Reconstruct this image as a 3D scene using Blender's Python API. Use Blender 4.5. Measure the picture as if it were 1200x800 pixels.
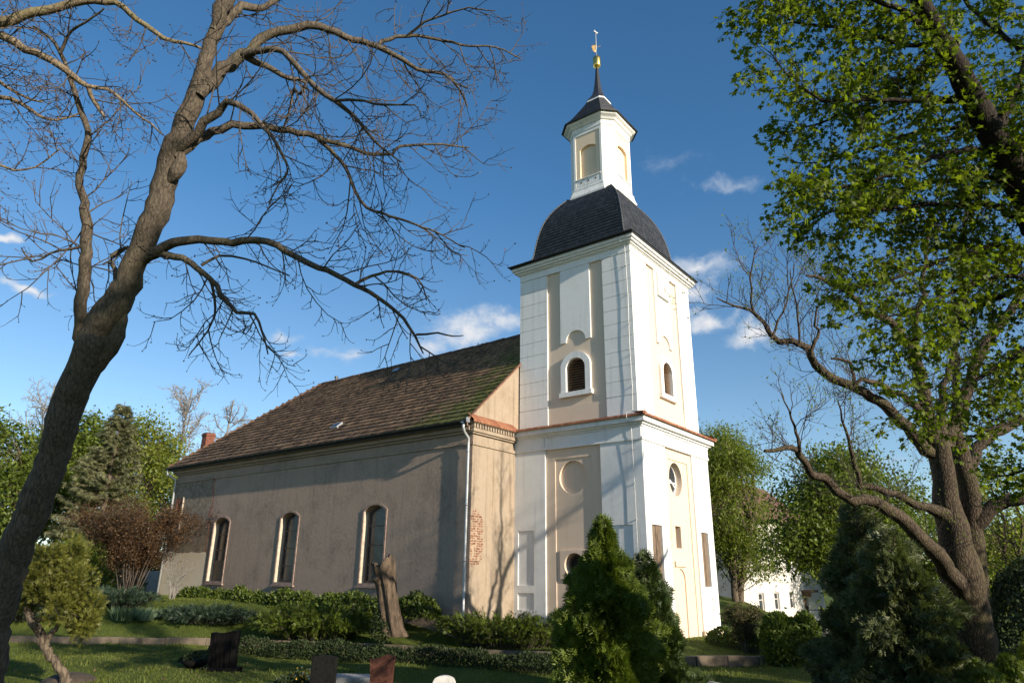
import bpy, bmesh, math, random
import numpy as np
from mathutils import Vector, Matrix

S = bpy.context.scene
COL = S.collection
for o in list(bpy.data.objects): bpy.data.objects.remove(o)
rnd = random.Random(7)
RG = np.random.default_rng(7)

# ------------------------------------------------------------------ camera
CAM = np.array([-21.443, -10.786, 2.0]); YAW, PITCH, ROLL, FPX = 0.65671, 0.32860, 0.00995, 799.5
def cam_basis():
    f = np.array([math.cos(YAW)*math.cos(PITCH), math.sin(YAW)*math.cos(PITCH), math.sin(PITCH)])
    r = np.array([math.sin(YAW), -math.cos(YAW), 0.0]); u = np.cross(r, f)
    c, s = math.cos(ROLL), math.sin(ROLL)
    return f, c*r+s*u, -s*r+c*u
CF, CR, CU = cam_basis()
cd = bpy.data.cameras.new('camera'); co = bpy.data.objects.new('camera', cd); COL.objects.link(co)
cd.sensor_width = 36; cd.lens = 36*FPX/1200; cd.clip_start = .1; cd.clip_end = 3000
co.matrix_world = Matrix(((CR[0], CU[0], -CF[0], CAM[0]), (CR[1], CU[1], -CF[1], CAM[1]), (CR[2], CU[2], -CF[2], CAM[2]), (0, 0, 0, 1)))
S.camera = co
def at(px, py, D):
    d = CF*FPX + (px-600)*CR + (400-py)*CU
    return CAM + d*(D/FPX)
def gnd(px, py, z=-.45):
    d = CF*FPX + (px-600)*CR + (400-py)*CU
    return CAM + d*((z-CAM[2])/d[2])
def pxdir(px, py):
    d = CF*FPX + (px-600)*CR + (400-py)*CU
    return d/np.linalg.norm(d)

# ------------------------------------------------------------------ light
SUN = np.array([-.12, -1.0, .337]); SUN /= np.linalg.norm(SUN)
sd = bpy.data.lights.new('sun', 'SUN'); so = bpy.data.objects.new('sun', sd); COL.objects.link(so)
sd.energy = 4.7; sd.angle = math.radians(.5); sd.color = (1, .89, .73)
so.rotation_euler = Vector(SUN).to_track_quat('Z', 'Y').to_euler(); so.location = (0, -40, 40)
W = bpy.data.worlds.new('World'); S.world = W; W.use_nodes = True
S.view_settings.view_transform = 'Standard'; S.view_settings.look = 'None'; S.view_settings.gamma = 1
S.view_settings.use_curve_mapping = False
S.view_settings.exposure = 0.75

class NT:
    """small helper for node trees"""
    def __init__(s, tree): s.t = tree; s.n = tree.nodes; s.l = tree.links
    def new(s, typ, **kw):
        n = s.n.new(typ)
        for k, v in kw.items():
            if k == 'ins':
                for kk, vv in v.items():
                    if isinstance(vv, bpy.types.NodeSocket): s.l.new(vv, n.inputs[kk])
                    else: n.inputs[kk].default_value = vv
            else: setattr(n, k, v)
        return n
    def math(s, op, a, b=None, c=None, clamp=False):
        n = s.n.new('ShaderNodeMath'); n.operation = op; n.use_clamp = clamp
        for i, v in enumerate((a, b, c)):
            if v is None: continue
            if isinstance(v, bpy.types.NodeSocket): s.l.new(v, n.inputs[i])
            else: n.inputs[i].default_value = v
        return n.outputs[0]
    def vmath(s, op, a, b=None, out=0):
        n = s.n.new('ShaderNodeVectorMath'); n.operation = op
        for i, v in enumerate((a, b)):
            if v is None: continue
            if isinstance(v, bpy.types.NodeSocket): s.l.new(v, n.inputs[i])
            else: n.inputs[i].default_value = v
        return n.outputs[out]
    def mix(s, fac, a, b, blend='MIX'):
        n = s.n.new('ShaderNodeMix'); n.data_type = 'RGBA'; n.blend_type = blend
        for i, v in ((0, fac), (6, a), (7, b)):
            if isinstance(v, bpy.types.NodeSocket): s.l.new(v, n.inputs[i])
            else: n.inputs[i].default_value = v if i == 0 else (tuple(v)+(1,) if len(v) == 3 else v)
        return n.outputs[2]
    def ramp(s, fac, stops):
        n = s.n.new('ShaderNodeValToRGB'); s.l.new(fac, n.inputs[0]); e = n.color_ramp.elements
        while len(e) < len(stops): e.new(.5)
        for el, (p, c) in zip(e, stops):
            el.position = p; el.color = tuple(c)+(1,) if hasattr(c, '__len__') else (c, c, c, 1)
        return n.outputs[0]
    def noise(s, vec, scale, detail=5, rough=.6, out=0):
        n = s.n.new('ShaderNodeTexNoise'); n.inputs['Scale'].default_value = scale
        n.inputs['Detail'].default_value = detail; n.inputs['Roughness'].default_value = rough
        if vec is not None: s.l.new(vec, n.inputs['Vector'])
        return n.outputs[out]

# world: Nishita sky plus a few fair-weather clouds at their own directions
def s_mul(N, v, k): return N.vmath('MULTIPLY', v, (k, k, k))
def build_world():
    N = NT(W.node_tree); bg = N.n['Background']
    sky = N.new('ShaderNodeTexSky', sky_type='NISHITA', sun_disc=False)
    sky.sun_elevation = math.asin(SUN[2]); sky.sun_rotation = math.atan2(SUN[0], SUN[1])
    sky.air_density = .7; sky.dust_density = .3; sky.ozone_density = 1.0; sky.altitude = 60
    tc0 = N.new('ShaderNodeTexCoord').outputs['Generated']
    wv = N.vmath('SUBTRACT', N.noise(tc0, 9, 4, .55, 1), (.5, .5, .5)); sc_ = s_mul(N, wv, .085); wv2 = s_mul(N, N.vmath('SUBTRACT', N.noise(tc0, 38, 4, .6, 1), (.5, .5, .5)), .026)
    tc = N.vmath('ADD', tc0, N.vmath('ADD', sc_, wv2))
    total = None
    clouds = [(550, 386, 74, 27, .95), (592, 374, 46, 26, 1), (505, 402, 40, 18, .75), (815, 322, 62, 30, 1), (800, 352, 44, 18, .8), (828, 380, 50, 18, .95), (884, 394, 46, 20, .9),
              (335, 391, 34, 12, .72), (400, 417, 52, 15, .8), (340, 414, 24, 8, .66), (25, 343, 46, 12, .95), (4, 288, 22, 9, .9), (1010, 545, 80, 12, .5),
              (840, 216, 66, 15, .5), (775, 190, 70, 20, .34), (-160, 400, 90, 30, 1), (1400, 330, 120, 40, 1)]
    for px, py, rx, ry, st in clouds:
        d = pxdir(px, py); r = np.cross(d, [0, 0, 1]); r /= np.linalg.norm(r); u = np.cross(r, d)
        sc = np.linalg.norm(CF*FPX+(px-600)*CR+(400-py)*CU)
        a = N.math('MULTIPLY', N.vmath('DOT_PRODUCT', tc, tuple(r), 1), sc/rx)
        b = N.math('MULTIPLY', N.math('SUBTRACT', N.vmath('DOT_PRODUCT', tc, tuple(u), 1), 0), sc/ry)
        q = N.math('ADD', N.math('MULTIPLY', a, a), N.math('MULTIPLY', b, b))
        m = N.math('MULTIPLY', N.math('SUBTRACT', 1.0, N.math('SQRT', q), clamp=True), st)
        front = N.math('GREATER_THAN', N.vmath('DOT_PRODUCT', tc, tuple(d), 1), .5)
        m = N.math('MULTIPLY', m, front)
        total = m if total is None else N.math('MAXIMUM', total, m)
    mp = N.new('ShaderNodeMapping', ins={'Vector': tc0, 'Scale': (1, 1, 1.7)}).outputs[0]
    n1 = N.noise(mp, 14, 9, .62); n2 = N.noise(mp, 34, 6, .6)
    nn = N.math('ADD', N.math('MULTIPLY', n1, .75), N.math('MULTIPLY', n2, .25))
    dens = N.math('ADD', N.math('MULTIPLY', total, 1.0), N.math('MULTIPLY', N.math('SUBTRACT', nn, .5), 1.9))
    cov = N.new('ShaderNodeMapRange', interpolation_type='SMOOTHSTEP', ins={'Value': dens, 'From Min': .06, 'From Max': 1.0}).outputs[0]
    cov = N.math('MULTIPLY', cov, N.math('MULTIPLY', N.math('MULTIPLY', total, 3.2, clamp=True), .92))
    el = N.math('MULTIPLY', N.new('ShaderNodeSeparateXYZ', ins={0: tc0}).outputs[2], 2.0, clamp=True)
    hs = N.new('ShaderNodeHueSaturation', ins={'Saturation': N.math('ADD', .96, N.math('MULTIPLY', el, .30)), 'Value': N.math('ADD', .80, N.math('MULTIPLY', el, .21)), 'Color': sky.outputs[0]}).outputs[0]
    hs = N.mix(1, hs, (.98, 1.05, 1.0), 'MULTIPLY')
    shade = N.mix(N.math('MULTIPLY', N.math('SUBTRACT', dens, .35), 1.4, clamp=True), CLOUD_DIM, CLOUD_LIT)
    col = N.mix(cov, hs, shade)
    N.l.new(col, bg.inputs[0]); bg.inputs[1].default_value = SKY_STRENGTH
CLOUD_LIT = (4.7, 4.6, 4.6); CLOUD_DIM = (3.1, 3.5, 4.0); SKY_STRENGTH = .118
build_world()
SHADE = [(-21.5, -20, 11.0, 3.8), (-15.0, -23, 6.4, 3.0), (-10.4, -22.5, 6.7, 2.7), (-3.2, -24, 8.0, 2.4), (6.0, -22, 5.6, 3.0)]

# ------------------------------------------------------------------ materials
MATS = {}
def newmat(name):
    m = bpy.data.materials.new(name); m.use_nodes = True; MATS[name] = m
    N = NT(m.node_tree); return m, N, N.n['Principled BSDF']
def coords(N, scale=None):
    v = N.new('ShaderNodeNewGeometry').outputs['Position']
    if scale: v = N.new('ShaderNodeMapping', ins={'Vector': v, 'Scale': scale}).outputs[0]
    return v
def bump(N, P, h, strength, dist=.02):
    b = N.new('ShaderNodeBump', ins={'Height': h, 'Strength': strength, 'Distance': dist})
    N.l.new(b.outputs[0], P.inputs['Normal'])
def plaster(name, c, var=.18, dirt=(.3, .26, .2), dirt_amt=.3, streak=.25, bmp=.35, scale=1.0, rough=.9):
    m, N, P = newmat(name); v = coords(N)
    a = N.noise(v, .9*scale, 6, .65); b = N.noise(v, 7*scale, 4, .6); s = N.noise(coords(N, (3.2, 3.2, .16)), 1.6, 5, .6)
    lo = tuple(x*(1-var) for x in c); hi = tuple(min(1, x*(1+var*.5)) for x in c)
    col = N.mix(N.math('MULTIPLY', a, 1.0), lo, hi)
    col = N.mix(N.math('MULTIPLY', N.math('SUBTRACT', N.math('ADD', a, N.math('MULTIPLY', b, .35)), .62, clamp=True), dirt_amt*3, clamp=True), col, dirt)
    col = N.mix(N.math('MULTIPLY', N.math('SUBTRACT', s, .52, clamp=True), streak*4, clamp=True), col, tuple(x*.72 for x in dirt))
    N.l.new(col, P.inputs['Base Color']); P.inputs['Roughness'].default_value = rough
    f = N.noise(v, 45, 5, .7)
    bump(N, P, N.math('ADD', N.math('MULTIPLY', f, .5), N.math('MULTIPLY', b, .9)), bmp, .012)
    return m, N, P, col
def simple(name, c, var=.15, scale=8, rough=.7, metal=0, bmp=.2, spec=.5, stretch=None, dark=None):
    m, N, P = newmat(name); v = coords(N, stretch)
    a = N.noise(v, scale, 5, .65)
    d = dark or tuple(x*(1-var*2) for x in c)
    col = N.ramp(a, [(.3, d), (.5, c), (.72, tuple(min(1, x*(1+var)) for x in c))])
    N.l.new(col, P.inputs['Base Color']); P.inputs['Roughness'].default_value = rough; P.inputs['Metallic'].default_value = metal
    P.inputs['Specular IOR Level'].default_value = spec
    if bmp: bump(N, P, N.noise(v, scale*3, 5, .65), bmp, .02)
    return m
def leafmat(name, c1, c2, trans=.35, rough=.45, lowscale=1.2, c3=None, spec=.35):
    m, N, P = newmat(name)
    r = N.new('ShaderNodeNewGeometry').outputs['Random Per Island']
    a = N.noise(coords(N), lowscale, 3, .5)
    f = N.math('ADD', N.math('MULTIPLY', r, .55), N.math('MULTIPLY', N.math('SUBTRACT', a, .25), .9), clamp=True)
    stops = [(.2, c1), (.75, c2)] + ([(.96, c3)] if c3 else [])
    col = N.ramp(f, stops)
    N.l.new(col, P.inputs['Base Color']); P.inputs['Roughness'].default_value = rough; P.inputs['Specular IOR Level'].default_value = spec
    t = N.new('ShaderNodeBsdfTranslucent'); tcol = N.mix(1, col, (1.25, 1.35, .55), 'MULTIPLY'); N.l.new(tcol, t.inputs[0])
    ms = N.new('ShaderNodeMixShader', ins={0: trans}); N.l.new(P.outputs[0], ms.inputs[1]); N.l.new(t.outputs[0], ms.inputs[2])
    N.l.new(ms.outputs[0], N.n['Material Output'].inputs[0])
    return m
def bark(name, c, c2, moss=None, scale=1, moss_amt=.3, bs=.8, vor=.8):
    m, N, P = newmat(name)
    v = coords(N, (9*scale, 9*scale, 2.0*scale)); a = N.noise(v, 1.6, 7, .7); b = N.noise(coords(N), 1.1, 5, .6)
    vo = N.new('ShaderNodeTexVoronoi', feature='DISTANCE_TO_EDGE', ins={'Vector': N.vmath('ADD', v, N.noise(coords(N), 6, 4, .6, 1)), 'Scale': 1.3}).outputs[0]
    h = N.math('ADD', N.math('MULTIPLY', a, .9), N.math('MULTIPLY', N.math('MINIMUM', vo, .25), 2.4*vor))
    col = N.mix(N.ramp(h, [(.38, 0), (.55+.45*vor, 1)]), c, c2)
    if moss: col = N.mix(N.math('MULTIPLY', N.math('SUBTRACT', b, .5, clamp=True), moss_amt*8, clamp=True), col, moss)
    N.l.new(col, P.inputs['Base Color']); P.inputs['Roughness'].default_value = .92; P.inputs['Specular IOR Level'].default_value = .2
    bump(N, P, h, bs, .03/scale**.5)
    return m
def tilemat(name, stops, rough=.8, moss=None, spec=.3):
    m, N, P = newmat(name)
    r = N.new('ShaderNodeNewGeometry').outputs['Random Per Island']; v = coords(N)
    a = N.noise(v, .55, 5, .65); b = N.noise(v, 14, 4, .7)
    f = N.math('ADD', N.math('MULTIPLY', r, .62), N.math('ADD', N.math('MULTIPLY', a, .3), N.math('MULTIPLY', b, .25)))
    col = N.ramp(N.math('MULTIPLY', f, .92), stops)
    if moss:
        # moss keeps to the tiles beside the near verge and the eaves
        sp = N.new('ShaderNodeSeparateXYZ', ins={0: v})
        near = N.math('SUBTRACT', 1.0, N.math('DIVIDE', N.math('SUBTRACT', sp.outputs[1], 5.4), 5.5), clamp=True)
        low = N.math('SUBTRACT', 1.0, N.math('DIVIDE', N.math('SUBTRACT', sp.outputs[2], 7.3), 1.2), clamp=True)
        mm = N.math('ADD', N.math('MULTIPLY', near, .5), N.math('MULTIPLY', low, .16))
        mm = N.math('MULTIPLY', N.math('SUBTRACT', N.math('ADD', mm, N.math('MULTIPLY', N.noise(v, 1.7, 6, .7), .9)), .72, clamp=True), 4.5, clamp=True)
        col = N.mix(N.math('MULTIPLY', mm, .85), col, moss)
    N.l.new(col, P.inputs['Base Color']); P.inputs['Roughness'].default_value = rough; P.inputs['Specular IOR Level'].default_value = spec
    bump(N, P, b, .4, .015)
    return m

# the tower's lime plasters, the nave's old cement render, the gable's ochre plaster
plaster('white_plaster', (.76, .755, .74), .12, (.47, .45, .41), .36, .42, .28)
plaster('beige_plaster', (.66, .53, .41), .1, (.5, .39, .28), .2, .2, .2)
plaster('lantern_beige', (.72, .58, .42), .08, (.55, .43, .3), .12, .1, .15)
plaster('cream_plaster', (.66, .55, .41), .15, (.45, .36, .26), .2, .2, .3)
def nave_render():
    m, N, P, col = plaster('nave_render', (.375, .275, .208), .32, (.165, .125, .098), .95, .35, .8)
    v = coords(N); sp = N.new('ShaderNodeSeparateXYZ', ins={0: v}); y, z = sp.outputs[1], sp.outputs[2]
    w = N.math('MULTIPLY', N.math('SUBTRACT', N.noise(v, 1.1, 6, .7), .5), 1.3)
    w2 = N.math('MULTIPLY', N.math('SUBTRACT', N.noise(v, 5, 5, .7), .5), .5)
    yy = N.math('ADD', y, N.math('ADD', w, w2)); zz = N.math('ADD', z, N.math('ADD', w, w2))
    # bare rubble field at the far end, where the render has come off, with a red brick edge
    inside = N.math('MULTIPLY', N.math('GREATER_THAN', yy, 22.75), N.math('MULTIPLY', N.math('LESS_THAN', zz, 6.5), N.math('GREATER_THAN', zz, 2.9)))
    edge = N.math('MULTIPLY', inside, N.math('LESS_THAN', N.math('ADD', yy, N.math('MULTIPLY', N.noise(v, 2.3, 5, .7), .7)), 23.32))
    rub = N.ramp(N.noise(v, 6, 6, .75), [(.3, (.07, .055, .04)), (.5, (.22, .17, .12)), (.7, (.34, .27, .2)), (.8, (.3, .14, .09))])
    brick = N.ramp(N.noise(v, 9, 4, .7), [(.35, (.16, .06, .04)), (.6, (.34, .14, .09)), (.75, (.4, .33, .26))])
    c2 = N.mix(inside, col, rub); c2 = N.mix(N.math('MULTIPLY', edge, .8), c2, brick)
    # new cream plaster low down at the far end
    cream = N.math('MULTIPLY', N.math('GREATER_THAN', y, 22.75), N.math('LESS_THAN', N.math('ADD', z, N.math('MULTIPLY', w, .3)), 2.9))
    c2 = N.mix(cream, c2, (.74, .60, .45))
    pale = N.math('MULTIPLY', N.math('SUBTRACT', N.noise(coords(N, (1, 2.4, .8)), .8, 6, .7), .6, clamp=True), 3.0, clamp=True)
    c2 = N.mix(N.math('MULTIPLY', pale, .5), c2, (.42, .34, .25))
    N.l.new(c2, P.inputs['Base Color'])
nave_render()
def gable_plaster():
    m, N, P, col = plaster('gable_plaster', (.36, .285, .21), .34, (.20, .145, .095), .85, .9, .6)
    v = coords(N); sp = N.new('ShaderNodeSeparateXYZ', ins={0: v}); x, z = sp.outputs[0], sp.outputs[2]
    dx = N.math('DIVIDE', N.math('ADD', x, 2.28), .42); dz = N.math('DIVIDE', N.math('SUBTRACT', z, 3.25), 1.05)
    q = N.math('ADD', N.math('MULTIPLY', dx, dx), N.math('MULTIPLY', dz, dz))
    q = N.math('ADD', q, N.math('MULTIPLY', N.math('SUBTRACT', N.noise(v, 3.0, 7, .75), .5), 3.4))
    mask = N.math('LESS_THAN', q, .9)
    bv = N.new('ShaderNodeCombineXYZ', ins={0: x, 1: z}).outputs[0]
    bv = N.vmath('ADD', bv, s_mul(N, N.vmath('SUBTRACT', N.noise(v, 5, 4, .7, 1), (.5, .5, .5)), .11))
    br = N.new('ShaderNodeTexBrick', ins={'Vector': bv, 'Color1': (.21, .065, .03, 1), 'Color2': (.12, .035, .018, 1), 'Mortar': (.34, .27, .19, 1), 'Scale': 1, 'Mortar Size': .014, 'Brick Width': .25, 'Row Height': .085})
    bc = N.mix(N.ramp(N.noise(v, 6, 5, .75), [(.46, 0), (.6, 1)]), br.outputs[0], (.40, .31, .22)); bc = N.mix(N.ramp(N.noise(v, 11, 4, .7), [(.5, 0), (.7, .7)]), bc, (.12, .06, .035))
    N.l.new(N.mix(mask, col, bc), P.inputs['Base Color'])
gable_plaster()
tilemat('roof_tile', [(.1, (.05, .032, .022)), (.35, (.115, .072, .047)), (.6, (.175, .108, .068)), (.85, (.25, .155, .09)), (1, (.31, .23, .14))], .85, moss=(.10, .11, .025))
tilemat('ledge_tile', [(.1, (.15, .052, .03)), (.5, (.24, .095, .05)), (1, (.33, .16, .09))], .75)
tilemat('slate', [(.1, (.012, .013, .016)), (.5, (.024, .025, .031)), (.9, (.045, .046, .055)), (1, (.075, .075, .085))], .5, spec=.5)
simple('lead', (.07, .07, .07), .2, 5, .5, .3, .1)
simple('ridge_tile', (.10, .055, .035), .35, 5, .85)
simple('verge_tile', (.18, .085, .05), .35, 6, .85)
simple('gold', (.83, .56, .16), .1, 6, .28, 1, .05)
simple('bronze', (.30, .20, .09), .2, 6, .5, .8, .05)
simple('dark_gutter', (.03, .03, .032), .2, 5, .5, .4, .05)
simple('zinc', (.45, .46, .48), .15, 3, .4, .7, .05)
simple('pale_pipe', (.40, .41, .41), .1, 3, .45, .3, .05)
simple('louvre_wood', (.16, .075, .028), .3, 4, .7, 0, .2)
simple('board_wood', (.17, .12, .08), .4, 3, .85, 0, .4, stretch=(14, 14, 1.2))
simple('window_wood', (.13, .085, .06), .3, 5, .7)
simple('surround', (.27, .19, .155), .25, 6, .9)
simple('reveal', (.50, .42, .32), .15, 6, .9)
simple('chimney_brick', (.17, .06, .037), .4, 9, .9)
simple('shade_black', (.012, .011, .01), .1, 5, .9, bmp=0)  # near-black colour stands in for the shade inside openings
simple('iron', (.03, .028, .026), .2, 10, .6, .6)
simple('plaque', (.72, .71, .69), .05, 8, .8)
simple('numeral', (.42, .39, .36), .1, 8, .8, bmp=0)
simple('kerb_stone', (.15, .115, .08), .3, 2.5, .95, 0, .5, dark=(.07, .055, .04))
simple('palisade_stone', (.15, .115, .08), .35, 3, .95, 0, .5)
simple('black_granite', (.012, .011, .010), .3, 14, .55, 0, .1, .12)
simple('weathered_black', (.008, .007, .0065), .4, 7, .8, 0, .6, .1, (6, 6, 1))
simple('red_granite', (.085, .034, .024), .3, 20, .55, 0, .1, .15)
simple('pale_marble', (.55, .53, .5), .2, 5, .7)
simple('grey_stone', (.26, .25, .24), .25, 7, .85)
simple('soil', (.055, .04, .028), .4, 7, .95, 0, .8)
simple('house_white', (.55, .52, .48), .08, 1.5, .9)
simple('house_grey', (.33, .33, .33), .15, 1.5, .9)
simple('red_roof', (.12, .06, .04), .3, 2, .85)
simple('brown_roof', (.12, .06, .04), .3, 2, .85)
simple('door_wood', (.14, .06, .03), .2, 3, .7)
simple('stump_wood', (.105, .073, .048), .45, 2.0, .95, 0, .9, stretch=(7, 7, 1.1), dark=(.04, .028, .018))
simple('petal', (.75, .42, .04), .2, 5, .6, bmp=0)
simple('petal_pale', (.8, .7, .5), .1, 5, .6, bmp=0)
bark('bark_grey', (.048, .039, .030), (.14, .113, .084), (.14, .13, .05), 2.8, .16, .55, .25)
bark('bark_limb', (.075, .055, .036), (.23, .18, .12), (.19, .175, .07), 3.2, .3, .5, .3)
bark('bark_dark', (.022, .016, .011), (.10, .075, .052), (.075, .075, .022), 1.9, .25, .8, .8)
bark('bark_maple', (.012, .009, .007), (.04, .031, .023), None, 2.2, .3, .6, .5)
bark('bark_plain', (.05, .038, .027), (.16, .125, .09), None, .8)
simple('twig_grey', (.085, .064, .044), .3, 3, .85, bmp=0)
simple('twig_dark', (.06, .045, .034), .3, 3, .85, bmp=0)
simple('twig_pale', (.20, .18, .16), .2, 3, .85, bmp=0)
simple('bud', (.10, .06, .05), .3, 6, .8, bmp=0)
def glassmat():
    m, N, P = newmat('old_glass'); v = coords(N)
    N.l.new(N.ramp(N.noise(v, 2.4, 4, .6), [(.35, (.012, .014, .016)), (.6, (.035, .042, .05)), (.75, (.09, .09, .08))]), P.inputs['Base Color'])
    P.inputs['Roughness'].default_value = .2; P.inputs['Specular IOR Level'].default_value = .4
    bump(N, P, N.noise(v, 5, 3, .5), .35, .01)
glassmat()
def lawnmat():
    m, N, P = newmat('lawn'); v = coords(N)
    a = N.noise(v, .5, 6, .65); b = N.noise(v, 9, 5, .7); c = N.noise(v, 60, 3, .7)
    f = N.math('ADD', N.math('MULTIPLY', a, .5), N.math('ADD', N.math('MULTIPLY', b, .35), N.math('MULTIPLY', c, .2)))
    N.l.new(N.ramp(f, [(.35, (.055, .065, .014)), (.5, (.085, .115, .02)), (.6, (.11, .14, .025)), (.72, (.15, .13, .055))]), P.inputs['Base Color'])
    P.inputs['Roughness'].default_value = .95; P.inputs['Specular IOR Level'].default_value = .15
    bump(N, P, N.math('ADD', b, c), .9, .05)
lawnmat()
simple('path_gravel', (.26, .22, .17), .25, 5, .95, 0, .5)
leafmat('grass_blade', (.078, .10, .014), (.155, .18, .03), .35, .6, .6, (.17, .16, .06))
leafmat('maple_leaf', (.07, .105, .010), (.165, .21, .018), .55, .5, .9, (.25, .27, .035), .2)
leafmat('young_leaf', (.10, .15, .02), (.19, .24, .035), .45, .5, .8)
leafmat('green_leaf', (.065, .10, .014), (.15, .19, .03), .42, .5, .5)
leafmat('yellow_leaf', (.13, .16, .022), (.24, .26, .04), .45, .5, .5)
leafmat('feather_leaf', (.10, .135, .02), (.21, .245, .04), .45, .5, .5)
leafmat('spruce_needle', (.075, .085, .035), (.19, .19, .095), .12, .6, 1.1)
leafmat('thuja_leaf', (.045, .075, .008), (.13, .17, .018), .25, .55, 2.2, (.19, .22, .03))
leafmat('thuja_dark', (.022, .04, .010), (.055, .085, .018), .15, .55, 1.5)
leafmat('yew_leaf', (.032, .045, .014), (.13, .15, .06), .22, .5, 3.0, (.25, .26, .14))
leafmat('gold_leaf', (.12, .15, .012), (.26, .28, .025), .35, .5, 2)
leafmat('ochre_leaf', (.055, .065, .010), (.15, .15, .025), .25, .55, 2.2)
leafmat('juniper_leaf', (.042, .066, .008), (.115, .15, .015), .18, .55, 1.4, (.13, .15, .02))
leafmat('blue_juniper', (.022, .040, .022), (.055, .085, .05), .12, .55, 1.4)
leafmat('ivy_leaf', (.016, .027, .010), (.042, .058, .022), .18, .55, 2, (.075, .09, .035), .15)
leafmat('laurel_leaf', (.036, .058, .009), (.105, .14, .02), .32, .5, 1.5)
leafmat('dry_leaf', (.08, .05, .025), (.22, .15, .08), .1, .7, 1)
leafmat('bush_leaf', (.05, .08, .012), (.13, .17, .025), .35, .5, 1.5)
leafmat('brown_leaf', (.045, .024, .012), (.125, .066, .028), .3, .55, 1.2, (.16, .11, .04))
leafmat('olive_leaf', (.05, .055, .02), (.11, .09, .035), .3, .55, 1.2)
leafmat('iris_leaf', (.06, .10, .055), (.14, .20, .11), .3, .5, 2)
leafmat('dark_leaf', (.015, .028, .012), (.04, .06, .022), .3, .5, .8)
leafmat('shade_leaf', (.07, .105, .016), (.16, .20, .03), .42, .5, .5)

# ------------------------------------------------------------------ objects
def tag(o, label, cat, group=None, kind=None):
    if label: o['label'] = label
    if cat: o['category'] = cat
    if group: o['group'] = group
    if kind: o['kind'] = kind
    return o
def thing(name, label, cat, loc, group=None):
    o = bpy.data.objects.new(name, None); COL.objects.link(o); o.location = tuple(float(x) for x in loc); o.empty_display_size = .3
    return tag(o, label, cat, group)
def link_mesh(name, me, mat, parent, loc=None):
    o = bpy.data.objects.new(name, me); COL.objects.link(o)
    if mat: me.materials.append(MATS[mat])
    if parent: o.parent = parent
    elif loc is not None: o.location = loc
    return o
def root_loc(parent):
    r = parent
    while r.parent: r = r.parent
    return np.array(r.location)
class MB:
    def __init__(s): s.v = []; s.f = []
    def add(s, vs, fs):
        b = len(s.v); s.v += [tuple(map(float, v)) for v in vs]; s.f += [tuple(b+i for i in f) for f in fs]; return s
    def box(s, x0, x1, y0, y1, z0, z1):
        return s.add([(x, y, z) for z in (z0, z1) for y in (y0, y1) for x in (x0, x1)],
                     [(0, 2, 3, 1), (4, 5, 7, 6), (0, 1, 5, 4), (2, 6, 7, 3), (0, 4, 6, 2), (1, 3, 7, 5)])
    def obox(s, c, ax, ay, az):
        c, ax, ay, az = map(np.array, (c, ax, ay, az))
        return s.add([c+i*ax+j*ay+k*az for k in (-1, 1) for j in (-1, 1) for i in (-1, 1)],
                     [(0, 2, 3, 1), (4, 5, 7, 6), (0, 1, 5, 4), (2, 6, 7, 3), (0, 4, 6, 2), (1, 3, 7, 5)])
    def bar(s, a, b, w, h=None, up=(0, 0, 1)):
        a, b = np.array(a, float), np.array(b, float); d = b-a; L = np.linalg.norm(d); d = d/L
        r = np.cross(d, up); r = r/(np.linalg.norm(r)+1e-9); u = np.cross(r, d)
        return s.obox((a+b)/2, d*L/2, r*w/2, u*(h or w)/2)
    def loft(s, rings, cap=True, closed=True):
        n = len(rings[0]); b = len(s.v)
        for r in rings: s.v += [tuple(map(float, p)) for p in r]
        for i in range(len(rings)-1):
            for j in range(n if closed else n-1):
                k = (j+1) % n; s.f.append((b+i*n+j, b+i*n+k, b+(i+1)*n+k, b+(i+1)*n+j))
        if cap:
            s.f.append(tuple(b+j for j in range(n))[::-1]); s.f.append(tuple(b+(len(rings)-1)*n+j for j in range(n)))
        return s
    def tube(s, pts, rad, sides=8, cap=True):
        pts = [np.array(p, float) for p in pts]; rings = []
        if not hasattr(rad, '__len__'): rad = [rad]*len(pts)
        ref = np.array([0, 0, 1.0])
        if abs((pts[-1]-pts[0])[2]) > .8*np.linalg.norm(pts[-1]-pts[0]): ref = np.array([1.0, 0, 0])
        for i, p in enumerate(pts):
            t = pts[min(i+1, len(pts)-1)]-pts[max(i-1, 0)]; t = t/(np.linalg.norm(t)+1e-9)
            a = np.cross(t, ref); a /= np.linalg.norm(a)+1e-9; c = np.cross(t, a)
            rings.append([p+rad[i]*(math.cos(q)*a+math.sin(q)*c) for q in (2*math.pi*k/sides for k in range(sides))])
        return s.loft(rings, cap)
    def lathe(s, c, prof, sides=16):
        return s.loft([[(c[0]+r*math.cos(q), c[1]+r*math.sin(q), z) for q in (2*math.pi*k/sides for k in range(sides))] for r, z in prof])
def obj(name, mb, mat, parent=None, smooth=False, bevel=0, loc=None):
    base = root_loc(parent) if parent else (np.array(loc) if loc is not None else np.zeros(3))
    me = bpy.data.meshes.new(name)
    me.from_pydata([(v[0]-base[0], v[1]-base[1], v[2]-base[2]) for v in mb.v], [], mb.f)
    bm = bmesh.new(); bm.from_mesh(me); bmesh.ops.recalc_face_normals(bm, faces=bm.faces); bm.to_mesh(me); bm.free()
    if smooth:
        me.polygons.foreach_set('use_smooth', [True]*len(me.polygons))
    o = link_mesh(name, me, mat, parent, None if parent else tuple(base))
    if bevel:
        b = o.modifiers.new('bevel', 'BEVEL'); b.width = bevel; b.segments = 2; b.limit_method = 'ANGLE'
    return o
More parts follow.
